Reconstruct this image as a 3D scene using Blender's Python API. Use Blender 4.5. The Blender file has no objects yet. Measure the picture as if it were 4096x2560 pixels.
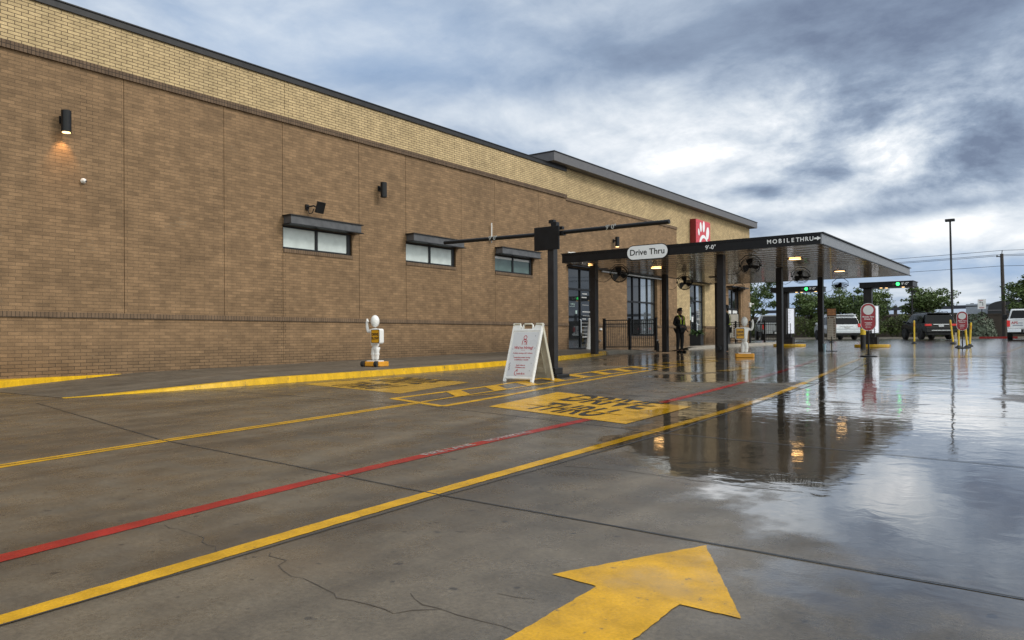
import bpy, bmesh, math, random
import numpy as np
from mathutils import Vector, Matrix
random.seed(7); RNG = np.random.default_rng(7)
SC = bpy.context.scene
COL = SC.collection
R = math.radians

# ------------------------------------------------------------------ camera
F = 3050.0 / 4096.0
YAW, PITCH, ROLL = math.atan2(2242.0, 3050.0), 0.0068, 0.0065
fw = Vector((-math.sin(YAW) * math.cos(PITCH), math.cos(YAW) * math.cos(PITCH), math.sin(PITCH)))
rt0 = Vector((math.cos(YAW), math.sin(YAW), 0)); up0 = rt0.cross(fw)
rt = rt0 * math.cos(ROLL) - up0 * math.sin(ROLL)
up = up0 * math.cos(ROLL) + rt0 * math.sin(ROLL)
cam = bpy.data.cameras.new("Camera"); cam_o = bpy.data.objects.new("Camera", cam); COL.objects.link(cam_o)
cam.sensor_width = 36.0; cam.lens = 36.0 * F; cam.shift_y = 51.0 / 4096.0
cam.clip_start = 0.05; cam.clip_end = 3000
cam_o.matrix_world = Matrix(((rt.x, up.x, -fw.x, 0), (rt.y, up.y, -fw.y, 0), (rt.z, up.z, -fw.z, 1.0), (0, 0, 0, 1)))
SC.camera = cam_o
SC.view_settings.view_transform = 'Standard'; SC.view_settings.look = 'None'
SC.view_settings.gamma = 1.0; SC.view_settings.exposure = 0.34
try: SC.cycles.use_denoising = True
except Exception: pass

# ------------------------------------------------------------------ node helpers
class NT:
    def __init__(s, nt): s.nt = nt
    def n(s, typ, **props):
        o = s.nt.nodes.new(typ)
        for k, v in props.items(): setattr(o, k, v)
        return o
    def put(s, sock, v):
        if isinstance(v, bpy.types.NodeSocket): s.nt.links.new(v, sock)
        elif v is not None: sock.default_value = v
    def m(s, op, a, b=None, c=None, clamp=False):
        o = s.n('ShaderNodeMath', operation=op, use_clamp=clamp)
        s.put(o.inputs[0], a)
        if b is not None: s.put(o.inputs[1], b)
        if c is not None: s.put(o.inputs[2], c)
        return o.outputs[0]
    def vm(s, op, a, b=None):
        o = s.n('ShaderNodeVectorMath', operation=op); s.put(o.inputs[0], a)
        if b is not None: s.put(o.inputs[1], b)
        return o.outputs['Value'] if op in ('DOT_PRODUCT', 'LENGTH') else o.outputs[0]
    def sep(s, v):
        o = s.n('ShaderNodeSeparateXYZ'); s.put(o.inputs[0], v); return o.outputs
    def comb(s, x=0., y=0., z=0.):
        o = s.n('ShaderNodeCombineXYZ')
        for i, v in enumerate((x, y, z)): s.put(o.inputs[i], v)
        return o.outputs[0]
    def noise(s, vec, scale, detail=4, rough=.5, dist=0.):
        o = s.n('ShaderNodeTexNoise'); s.put(o.inputs['Vector'], vec)
        o.inputs['Scale'].default_value = scale; o.inputs['Detail'].default_value = detail
        o.inputs['Roughness'].default_value = rough; o.inputs['Distortion'].default_value = dist
        return o.outputs[0]
    def mix(s, f, a, b, mode='MIX'):
        o = s.n('ShaderNodeMix', data_type='RGBA', blend_type=mode)
        s.put(o.inputs[0], f)
        for i, v in ((6, a), (7, b)):
            if isinstance(v, tuple) and len(v) == 3: v = v + (1.,)
            s.put(o.inputs[i], v)
        return o.outputs[2]
    def step(s, v, lo, hi):
        o = s.n('ShaderNodeMapRange', interpolation_type='SMOOTHSTEP'); s.put(o.inputs[0], v)
        s.put(o.inputs[1], lo); s.put(o.inputs[2], hi)
        return o.outputs[0]
    def lin(s, v, lo, hi, a, b):
        o = s.n('ShaderNodeMapRange'); s.put(o.inputs[0], v)
        for i, x in enumerate((lo, hi, a, b)): s.put(o.inputs[i + 1], x)
        return o.outputs[0]
    def ramp(s, v, stops):
        o = s.n('ShaderNodeValToRGB'); s.put(o.inputs[0], v); el = o.color_ramp.elements
        while len(el) < len(stops): el.new(.5)
        for e, (p, c) in zip(el, stops): e.position = p; e.color = c + (1.,)
        return o.outputs[0]

# ------------------------------------------------------------------ sky
SUN_EL, SUN_AZ = R(40), R(62)      # azimuth clockwise from +Y towards +X
world = bpy.data.worlds.new("World"); SC.world = world; world.use_nodes = True
w = NT(world.node_tree); w.nt.nodes.clear()
tc = w.n('ShaderNodeTexCoord').outputs['Generated']
X_, Y_, Z_ = w.sep(w.vm('NORMALIZE', tc))
zc = w.m('MAXIMUM', Z_, 0.0)
den = w.m('ADD', zc, .30)
pl = w.comb(w.m('DIVIDE', X_, den), w.m('DIVIDE', Y_, den), 0.)
warp = w.n('ShaderNodeTexNoise'); w.put(warp.inputs['Vector'], pl); warp.inputs['Scale'].default_value = .9; warp.inputs['Detail'].default_value = 3
wv = w.vm('SUBTRACT', warp.outputs['Color'], (.5, .5, .5))
pw = w.vm('ADD', pl, w.vm('MULTIPLY', wv, (.45, .45, .45)))
n1 = w.noise(pw, 1.5, 7, .52)
n2 = w.noise(pw, 4.2, 9, .58, .25)
n3 = w.noise(w.vm('ADD', pw, (5.2, 1.3, 0)), 8., 9, .62)
az = w.m('ARCTAN2', X_, Y_); el = w.m('ARCSINE', Z_)
wx, wy, wz = w.sep(wv)
azw = w.m('ADD', az, w.m('MULTIPLY', wx, .35)); elw = w.m('ADD', el, w.m('MULTIPLY', wy, .18))
def sky_at(x, y):                  # direction of a sky feature, from the 2419-px-wide view of the photograph
    u, v = (x * 4096 / 2419 - 2048) / 3050, (1331 - y * 4096 / 2419) / 3050
    d = (fw + rt * u + up * v).normalized()
    return math.atan2(d.x, d.y), math.asin(d.z)
def blob(x, y, sx, sy, tilt=0.):
    a0, e0 = sky_at(x, y); k = 1 / 1801.0
    da = w.m('SUBTRACT', azw, a0); de = w.m('SUBTRACT', elw, e0)
    c, s_ = math.cos(tilt), math.sin(tilt)
    p = w.m('ADD', w.m('MULTIPLY', da, c / (sx * k)), w.m('MULTIPLY', de, s_ / (sx * k)))
    q = w.m('ADD', w.m('MULTIPLY', da, -s_ / (sy * k)), w.m('MULTIPLY', de, c / (sy * k)))
    return w.m('EXPONENT', w.m('MULTIPLY', w.m('ADD', w.m('MULTIPLY', p, p), w.m('MULTIPLY', q, q)), -1.))
def acc(base, items):
    for amp, b in items: base = w.m('ADD', base, w.m('MULTIPLY', b, amp))
    return base
tone = acc(.505, [
    (.34, blob(2150, 335, 170, 70)), (.17, blob(1600, 400, 330, 55, -.1)), (.10, blob(2050, 480, 420, 60)),
    (.20, blob(1150, 110, 420, 70, .1)), (.30, blob(120, 15, 260, 40)), (.16, blob(1250, 300, 320, 70)),
    (-.30, blob(1480, 150, 280, 45, -.1)), (-.20, blob(1050, 215, 300, 45)), (-.36, blob(2300, 50, 380, 90)),
    (-.20, blob(1880, 60, 330, 55)), (-.42, blob(2390, 310, 170, 75, .35)), (-.50, blob(1940, 395, 75, 20)), (-.46, blob(1745, 447, 85, 13)), (-.2, blob(2010, 275, 90, 40, .5)),
    (-.20, blob(2250, 425, 170, 22)), (-.16, blob(2000, 260, 150, 45, .5)),
    (-.13, blob(1900, 545, 320, 22)), (-.10, blob(700, 150, 500, 110)), (.34, blob(2150, 600, 700, 50)), (.42, blob(2000, 785, 1200, 34)), (.06, blob(1650, 330, 200, 60)), (.12, blob(2050, 470, 500, 60)), (-.10, blob(2000, 510, 260, 22)), (-.10, blob(2330, 500, 200, 18)), (-.08, blob(2200, 690, 600, 30)),
])
tone = w.m('ADD', tone, w.m('MULTIPLY', w.m('SUBTRACT', n1, .5), .95))
tone = w.m('ADD', tone, w.m('MULTIPLY', w.m('SUBTRACT', n2, .5), .78))
crisp = acc(.32, [(1.0, blob(1950, 330, 420, 170)), (.6, blob(2350, 330, 200, 180))])
tone = w.m('ADD', tone, w.m('MULTIPLY', w.m('SUBTRACT', n3, .5), crisp))
cloud = w.ramp(tone, [(0., (.150, .190, .275)), (.25, (.235, .295, .395)), (.45, (.375, .44, .535)), (.65, (.555, .61, .675)), (.85, (.745, .775, .81)), (1., (.96, .97, .985))])
blue = acc(0., [(.75, blob(700, 120, 560, 170)), (.85, blob(2150, 690, 700, 36)), (.35, blob(1150, 480, 200, 100))])
cloud = w.mix(w.m('MULTIPLY', blue, w.lin(tone, .3, .8, .75, .15), clamp=True), cloud, (.285, .43, .66))
gain = w.lin(w.vm('DOT_PRODUCT', tc, (.80, -.33, .50)), 0.15, .9, 1., 2.7)
gn = w.n('ShaderNodeMix', data_type='RGBA', blend_type='MULTIPLY'); gn.inputs[0].default_value = 1.
w.put(gn.inputs[6], cloud); cg = w.comb(w.m('POWER', gain, 1.08), gain, w.m('POWER', gain, .80)); w.put(gn.inputs[7], cg)
sky = w.n('ShaderNodeTexSky', sky_type='NISHITA'); sky.sun_disc = False
sky.sun_elevation = SUN_EL; sky.sun_rotation = SUN_AZ
bg1 = w.n('ShaderNodeBackground'); w.put(bg1.inputs[0], sky.outputs[0]); bg1.inputs[1].default_value = .06
bg2 = w.n('ShaderNodeBackground'); w.put(bg2.inputs[0], gn.outputs[2]); bg2.inputs[1].default_value = 1.0
mx = w.n('ShaderNodeMixShader'); mx.inputs[0].default_value = .93
w.put(mx.inputs[1], bg1.outputs[0]); w.put(mx.inputs[2], bg2.outputs[0])
w.put(w.n('ShaderNodeOutputWorld').inputs[0], mx.outputs[0])
world.cycles.sampling_method = 'MANUAL'; world.cycles.sample_map_resolution = 512

sun = bpy.data.lights.new("Sun", 'SUN'); sun_o = bpy.data.objects.new("Sun", sun); COL.objects.link(sun_o)
sun.energy = 1.4; sun.angle = R(16); sun.color = (1., .955, .89)
sd = Vector((math.sin(SUN_AZ) * math.cos(SUN_EL), math.cos(SUN_AZ) * math.cos(SUN_EL), math.sin(SUN_EL)))
sun_o.rotation_euler = sd.to_track_quat('Z', 'Y').to_euler()

# ------------------------------------------------------------------ ground height, photo measuring
_GK = ((-400, 0, 24, 34, 60, 900), (0, 0, .372, .372, .72, .72))
def gz(y): return float(np.interp(y, *_GK))
def og(x, y, dz=0.):               # where the line of sight through a photo point meets the ground
    u, v = (x * 4096 / 2419 - 2048) / 3050, (1331 - y * 4096 / 2419) / 3050
    d = fw + rt * u + up * v
    lo = .5
    while lo < 400 and 1 + d.z * lo > gz(d.y * lo) + dz: lo *= 1.05
    a, b = lo / 1.05, lo
    for _ in range(30):
        c = (a + b) / 2
        if 1 + d.z * c > gz(d.y * c) + dz: a = c
        else: b = c
    return d.x * a, d.y * a

# ------------------------------------------------------------------ materials
MATS = {}
def pmat(name, color, rough=.5, metal=0., spec=.5, var=.12, vscale=6., bump=0., bscale=60., emit=None, estr=0., coat=0.):
    m = bpy.data.materials.new(name); m.use_nodes = True; t = NT(m.node_tree)
    b = m.node_tree.nodes['Principled BSDF']
    b.inputs['Roughness'].default_value = rough; b.inputs['Metallic'].default_value = metal
    b.inputs['Specular IOR Level'].default_value = spec; b.inputs['Coat Weight'].default_value = coat
    pos = t.n('ShaderNodeNewGeometry').outputs['Position']
    if var > 0:
        nz = t.noise(pos, vscale, 5, .6)
        lo = tuple(c * (1 - var) for c in color); hi = tuple(min(1, c * (1 + var)) for c in color)
        t.put(b.inputs['Base Color'], t.mix(t.lin(nz, .3, .7, 0., 1.), lo, hi))
        t.put(b.inputs['Roughness'], t.lin(nz, .3, .7, max(.02, rough * .82), min(1, rough * 1.18)))
    else: b.inputs['Base Color'].default_value = color + (1.,)
    if bump > 0:
        bn = t.n('ShaderNodeBump'); bn.inputs['Strength'].default_value = bump; bn.inputs['Distance'].default_value = .01
        t.put(bn.inputs['Height'], t.noise(pos, bscale, 3, .6)); t.put(b.inputs['Normal'], bn.outputs[0])
    if emit: b.inputs['Emission Color'].default_value = emit + (1.,); b.inputs['Emission Strength'].default_value = estr
    MATS[name] = m
    return m

def brick(name, c1, c2, mortar, bw=.254, rh=.0745, ms=.009, vertical=False, wet=0.):
    m = bpy.data.materials.new(name); m.use_nodes = True; t = NT(m.node_tree)
    b = m.node_tree.nodes['Principled BSDF']
    pos = t.n('ShaderNodeNewGeometry').outputs['Position']
    x, y, z = t.sep(pos)
    uv = t.comb(t.m('ADD', y, x), z, 0.)
    br = t.n('ShaderNodeTexBrick', offset=0. if vertical else .5, offset_frequency=2, squash=1.)
    t.put(br.inputs['Vector'], uv); br.inputs['Scale'].default_value = 1.
    br.inputs['Color1'].default_value = c1 + (1,); br.inputs['Color2'].default_value = c2 + (1,); br.inputs['Mortar'].default_value = mortar + (1,)
    br.inputs['Mortar Size'].default_value = ms * .5; br.inputs['Mortar Smooth'].default_value = .25; br.inputs['Bias'].default_value = 0.
    br.inputs['Brick Width'].default_value = bw; br.inputs['Row Height'].default_value = rh
    big = t.noise(uv, .55, 4, .55); mid = t.noise(uv, 3.2, 4, .6); fine = t.noise(uv, 60., 3, .7)
    col = t.mix(1., br.outputs['Color'], t.comb(*[t.lin(fine, .3, .7, .72, 1.26)] * 3), 'MULTIPLY')
    col = t.mix(1., col, t.comb(*[t.lin(mid, .3, .7, .80, 1.18)] * 3), 'MULTIPLY')
    col = t.mix(1., col, t.comb(*[t.lin(big, .3, .7, .88, 1.1)] * 3), 'MULTIPLY')
    if wet:
        # damp darkened mortar and splash staining low on the wall and under the band
        zr = t.m('SUBTRACT', z, t.m('ADD', t.m('MULTIPLY', y, .0155), .11))
        lowm = t.m('MULTIPLY', t.lin(zr, .05, .75, 1.35, 0.), t.step(t.noise(uv, 1.6, 4, .6), .25, .6), clamp=True)
        col = t.mix(t.m('MULTIPLY', lowm, .28), col, (.05, .034, .022))
        lowm = t.m('MAXIMUM', lowm, t.m('MULTIPLY', t.step(t.noise(t.comb(t.m('ADD', y, x), t.m('MULTIPLY', z, .25), 0.), 1.1, 5, .6), .60, .72), .7))
        col = t.mix(t.m('MULTIPLY', t.m('MULTIPLY', lowm, br.outputs['Fac']), wet), col, (.030, .022, .016))
        tooth = t.m('MULTIPLY', t.step(t.m('ABSOLUTE', t.m('SUBTRACT', y, 12.92)), .24, .16), t.lin(z, 1.2, 4.4, .95, 0.))
        col = t.mix(t.m('MULTIPLY', t.m('MAXIMUM', tooth, 0.), br.outputs['Fac']), col, (.022, .017, .013))
        eff = t.m('MULTIPLY', t.step(t.noise(uv, 1.15, 5, .65), .62, .72), t.m('MULTIPLY', br.outputs['Fac'], .5))
        col = t.mix(eff, col, (.36, .29, .2))
    t.put(b.inputs['Base Color'], col)
    b.inputs['Roughness'].default_value = .82; b.inputs['Specular IOR Level'].default_value = .3
    bn = t.n('ShaderNodeBump'); bn.inputs['Strength'].default_value = .55; bn.inputs['Distance'].default_value = .008
    t.put(bn.inputs['Height'], t.m('ADD', t.m('SUBTRACT', 1., br.outputs['Fac']), t.m('MULTIPLY', fine, .35)))
    t.put(b.inputs['Normal'], bn.outputs[0]); MATS[name] = m
    return m

def wet_mask(t, x, y):
    """where the pavement holds a film of standing water"""
    f = t.m('ADD', t.m('ADD', t.m('MULTIPLY', t.m('SUBTRACT', y, 5.), .15), t.m('MULTIPLY', t.m('ADD', t.m('MINIMUM', x, -1.25), 2.35), .26)), .5)
    f = t.m('MINIMUM', f, .78)
    lane = t.m('MULTIPLY', t.step(x, -3.1, -3.9), t.step(y, 19., 12.))
    f = t.m('SUBTRACT', f, t.m('MULTIPLY', lane, .26))
    # each slab sits at its own slight level and keeps its own film of water
    sid = t.comb(t.m('FLOOR', t.m('DIVIDE', t.m('ADD', x, 3.02), 4.42)), t.m('FLOOR', t.m('DIVIDE', t.m('SUBTRACT', t.m('ADD', y, t.m('MULTIPLY', x, .06)), .25), 3.0)), 0.)
    wn = t.n('ShaderNodeTexWhiteNoise', noise_dimensions='3D'); t.put(wn.inputs['Vector'], sid)
    f = t.m('ADD', f, t.m('MULTIPLY', t.m('SUBTRACT', wn.outputs['Value'], .5), .26))
    p = t.comb(x, y, 0.)
    f = t.m('ADD', f, t.m('MULTIPLY', t.m('SUBTRACT', t.noise(p, .45, 5, .55, .3), .5), 1.5))
    f = t.m('ADD', f, t.m('MULTIPLY', t.m('SUBTRACT', t.noise(p, 3., 4, .6), .5), .25))
    return t.step(f, .43, .58)
def wet_ground(name, base, dark, paint=False, worn=None, r_dry=.40, wt=.60):
    m = bpy.data.materials.new(name); m.use_nodes = True; t = NT(m.node_tree)
    b = m.node_tree.nodes['Principled BSDF']
    pos = t.n('ShaderNodeNewGeometry').outputs['Position']
    x, y, z = t.sep(pos); p = t.comb(x, y, 0.)
    wet = wet_mask(t, x, y)
    if not paint:
        lane = t.comb(t.m('MULTIPLY', x, 1.), t.m('MULTIPLY', y, .28), 0.)
        st = t.noise(lane, .9, 5, .6, .4); st2 = t.noise(p, 2.3, 6, .65); fine = t.m('ADD', t.m('MULTIPLY', t.noise(p, 45., 4, .7), .6), t.m('MULTIPLY', t.noise(p, 170., 2, .6), .4)); spot = t.noise(p, 10., 2, .5)
        col = t.mix(t.step(st, .36, .66), dark, base)
        col = t.mix(1., col, t.comb(*[t.lin(st2, .3, .7, .62, 1.28)] * 3), 'MULTIPLY')
        col = t.mix(1., col, t.comb(*[t.lin(fine, .34, .66, .62, 1.36)] * 3), 'MULTIPLY')
        rust = t.m('MULTIPLY', t.step(t.noise(p, .8, 5, .6), .52, .72), .35)
        col = t.mix(rust, col, tuple(c * k for c, k in zip(base, (1.05, .84, .62))))
        col = t.mix(t.m('MULTIPLY', t.step(spot, .675, .73), .75), col, (.028, .025, .022))   # oil drips
    else:
        nz = t.noise(p, 5., 5, .65); fine = t.noise(p, 80., 3, .7)
        col = t.mix(1., base + (1.,), t.comb(*[t.lin(nz, .3, .7, .70, 1.16)] * 3), 'MULTIPLY')
        col = t.mix(1., col, t.comb(*[t.lin(fine, .3, .7, .85, 1.12)] * 3), 'MULTIPLY')
        dirt = t.m('MULTIPLY', t.step(t.noise(p, 2.4, 6, .65), .50, .74), .50)
        col = t.mix(dirt, col, tuple(c * .45 + .02 for c in base))
        col = t.mix(t.m('MULTIPLY', t.step(t.noise(p, 16., 7, .74), wt, wt + .06), worn or .5), col, (.085, .073, .058))
    col = t.mix(t.m('MULTIPLY', wet, .38), col, (.03, .027, .022) if not paint else tuple(c * .5 for c in base))
    t.put(b.inputs['Base Color'], col)
    rn = t.noise(p, 3.7, 4, .6)
    t.put(b.inputs['Roughness'], t.mix(wet, t.comb(*[t.lin(rn, .3, .7, r_dry - .12, r_dry + .1)] * 3), t.comb(*[t.lin(y, 8., 34., .035, .17)] * 3)))
    b.inputs['IOR'].default_value = 1.45
    t.put(b.inputs['Coat Roughness'], t.lin(y, 10., 34., .04, .19)); lane = t.m('MULTIPLY', t.step(x, -3.1, -3.9), t.step(y, 19., 12.))
    t.put(b.inputs['Coat Weight'], t.m('MULTIPLY', wet, t.lin(lane, 0., 1., .25 if paint else .85, .0 if paint else .15)))
    if paint: t.put(b.inputs['Specular IOR Level'], t.lin(wet, 0., 1., .18, .5))
    b1 = t.n('ShaderNodeBump'); b1.inputs['Distance'].default_value = .004
    t.put(b1.inputs['Strength'], t.lin(wet, 0., 1., .35, 0.))
    t.put(b1.inputs['Height'], t.noise(p, 70., 4, .65))
    b2 = t.n('ShaderNodeBump'); b2.inputs['Distance'].default_value = .02
    t.put(b2.inputs['Strength'], t.m('MULTIPLY', t.lin(wet, 0., 1., .5, 1.), t.lin(y, 6., 30., .055, .30)))
    t.put(b2.inputs['Height'], t.m('ADD', t.noise(p, 5.5, 3, .5, .6), t.m('MULTIPLY', t.noise(p, 1.3, 2, .5), 2.2)))
    t.put(b2.inputs['Normal'], b1.outputs[0]); t.put(b.inputs['Normal'], b2.outputs[0]); t.put(b.inputs['Coat Normal'], b2.outputs[0])
    MATS[name] = m
    return m

BRN = brick('brown brick', (.265, .165, .088), (.190, .118, .063), (.128, .084, .050), ms=.011, wet=.95)
BUF = brick('buff brick', (.53, .395, .215), (.455, .335, .18), (.115, .08, .048), ms=.016)
SOL = brick('soldier brick', (.145, .095, .06), (.11, .072, .046), (.03, .022, .016), bw=.078, rh=.5, ms=.013, vertical=True)
SOL2 = brick('soldier brick low', (.18, .118, .073), (.14, .091, .056), (.035, .026, .018), bw=.078, rh=.5, ms=.012, vertical=True)
GROUND = wet_ground('wet concrete', (.132, .107, .076), (.060, .049, .036), r_dry=.31)
WALK = wet_ground('damp walk concrete', (.125, .104, .080), (.085, .071, .055), r_dry=.5)
YEL = wet_ground('yellow road paint', (.59, .315, .014), (0, 0, 0), True, .8, .3, .60)
YEL2 = wet_ground('faded yellow road paint', (.43, .245, .03), (0, 0, 0), True, .8, .3)
RED = wet_ground('red road paint', (.31, .016, .012), (0, 0, 0), True, .6, .33)
WPT = wet_ground('white stencil paint', (.38, .33, .31), (0, 0, 0), True, .9, .35)
BPT = wet_ground('black stencil paint', (.022, .02, .018), (0, 0, 0), True, .2, .3)
KERBY = wet_ground('yellow kerb paint', (.66, .38, .012), (0, 0, 0), True, .9, .35, .585)
KERBP = pmat('yellow marker plastic', (.70, .47, .03), .45, var=.1)
KERBC = pmat('bare kerb concrete', (.26, .23, .19), .6, var=.25, vscale=5, bump=.3)
JOINT = pmat('joint sealant', (.022, .021, .02), .45, var=.3)
BLK = pmat('black metal paint', (.009, .009, .010), .36, spec=.28, var=.25)
BRZ = pmat('dark bronze metal', (.019, .0175, .018), .36, spec=.32, var=.25)
GRYM = pmat('galvanised grey fascia', (.20, .205, .22), .42, metal=.25, var=.3, vscale=18)
ROOFM = pmat('grey roof fascia', (.105, .10, .105), .45, var=.12)
AWN = pmat('charcoal awning', (.075, .075, .08), .42, var=.35, vscale=4)
SOFF = pmat('dark soffit', (.05, .042, .036), .6, var=.2)
FROST = pmat('frosted window film', (.55, .60, .585), .22, var=.12, vscale=3)
FROSTG = pmat('green tinted glass', (.10, .145, .135), .06, var=.2, vscale=2)
WHITEF = pmat('white painted reflection', (.8, .8, .8), .4, var=.05)
GLASS = pmat('dark glass', (.012, .014, .016), .02, spec=.9, var=.2)
SGLASS = pmat('reflective storefront glass', (.36, .40, .44), .02, metal=.75, var=.06)
WHT = pmat('white plastic', (.74, .73, .71), .38, var=.06, bump=.08)
WHTB = pmat('aged white plastic', (.52, .49, .40), .5, var=.14, bump=.08)
PANELW = pmat('sign panel white', (.58, .58, .60), .3, var=.04)
REDT = pmat('red lettering', (.40, .02, .03), .45, var=.1)
REDS = pmat('red sign face', (.56, .035, .05), .3, var=.06)
REDD = pmat('dark red sign return', (.20, .012, .016), .4, var=.1)
SIGNW = pmat('bright white sign', (.82, .83, .84), .35, var=.04)
BLKT = pmat('black lettering', (.012, .012, .012), .5, var=.1)
WHTT = pmat('white lettering', (.80, .80, .80), .45, var=.05)
GRYT = pmat('worn grey lettering', (.38, .38, .36), .6, var=.3, vscale=40)
ORG = pmat('amber sign face', (.62, .30, .008), .4, var=.06)
ORGB = pmat('orange base plastic', (.66, .29, .02), .4, var=.12)
SKIN_L = pmat('skin', (.28, .16, .11), .55, var=.08)
HAIR = pmat('dark hair', (.008, .007, .007), .6, var=.2)
CLOTH = pmat('black cloth', (.010, .010, .012), .85, var=.3, vscale=12)
CLOTH2 = pmat('charcoal trousers', (.013, .013, .015), .85, var=.3, vscale=12)
HIVIS = pmat('hi vis yellow', (.50, .62, .05), .6, var=.08)
CARS = pmat('silver white car paint', (.56, .585, .62), .25, metal=.15, var=.05, coat=.5)
CARW = pmat('white car paint', (.70, .71, .73), .28, var=.04, coat=.5)
CARB = pmat('black car paint', (.006, .006, .007), .22, spec=.3, var=.1)
CARG = pmat('car glass', (.006, .006, .007), .06, spec=.22, var=.1)
TYRE = pmat('tyre rubber', (.016, .016, .016), .8, var=.2)
RIM = pmat('alloy rim', (.22, .22, .23), .35, metal=.7, var=.1)
CHROME = pmat('chrome trim', (.62, .63, .65), .15, metal=.9, var=.05)
TAIL = pmat('tail light', (.45, .012, .012), .2, var=.1, emit=(1., .03, .02), estr=.15)
PLATE = pmat('number plate', (.62, .63, .64), .5, var=.1)
SCREEN = pmat('lit menu board', (.75, .76, .8), .3, var=.05, emit=(.85, .88, 1.), estr=.35)
BARK = pmat('bark', (.06, .045, .034), .9, var=.3)
POLE = pmat('weathered pole', (.055, .045, .04), .85, var=.3)
BROWNW = pmat('brown masonry', (.075, .058, .046), .9, var=.25, vscale=2)
MULCH = pmat('mulch soil', (.05, .036, .025), .95, var=.4, vscale=4)
POT = pmat('black planter', (.012, .012, .013), .4, var=.2)
WARM = pmat('warm lamp', (1., .8, .5), .4, var=0, emit=(1., .58, .22), estr=4.2)
WARM2 = pmat('dim warm lamp', (1., .8, .5), .4, var=0, emit=(1., .62, .26), estr=3.)
GREEN = pmat('green signal', (.1, 1., .3), .4, var=0, emit=(.04, 1., .16), estr=2.2)
PAPER = pmat('paper notice', (.66, .66, .66), .6, var=.06)
PAPERG = pmat('pale green notice', (.38, .50, .47), .6, var=.1)
MENUO = pmat('orange menu header', (.55, .26, .12), .5, var=.5, vscale=25)
MENUT = pmat('menu print', (.16, .09, .06), .6, var=.3)
def leafmat(name, c, var=.55):
    m = pmat(name, c, .55, var=var, vscale=1.6, spec=.35); return m
LEAF1 = leafmat('tree leaves', (.085, .125, .036)); LEAF2 = leafmat('hedge leaves', (.075, .10, .026)); LEAF3 = leafmat('grey green bush', (.085, .105, .07)); LEAF4 = leafmat('fern leaves', (.05, .095, .03))
# glossy ribbed ceiling panels
def ceiling_mat():
    m = bpy.data.materials.new('ribbed ceiling'); m.use_nodes = True; t = NT(m.node_tree); b = m.node_tree.nodes['Principled BSDF']
    pos = t.n('ShaderNodeNewGeometry').outputs['Position']; x, y, z = t.sep(pos)
    b.inputs['Base Color'].default_value = (.45, .365, .275, 1); b.inputs['Roughness'].default_value = .07; b.inputs['Metallic'].default_value = .3
    ph = t.m('FRACT', t.m('MULTIPLY', y, 1 / .30))
    rib = t.m('MINIMUM', t.step(ph, 0., .14), t.step(ph, 1., .86))
    wob = t.noise(t.comb(t.m('MULTIPLY', x, .5), t.m('MULTIPLY', y, 5.), 0.), 1., 3, .5)
    bn = t.n('ShaderNodeBump'); bn.inputs['Strength'].default_value = .35; bn.inputs['Distance'].default_value = .02
    t.put(bn.inputs['Height'], t.m('ADD', rib, t.m('MULTIPLY', wob, .9))); t.put(b.inputs['Normal'], bn.outputs[0])
    return m
CEIL = ceiling_mat()

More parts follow.
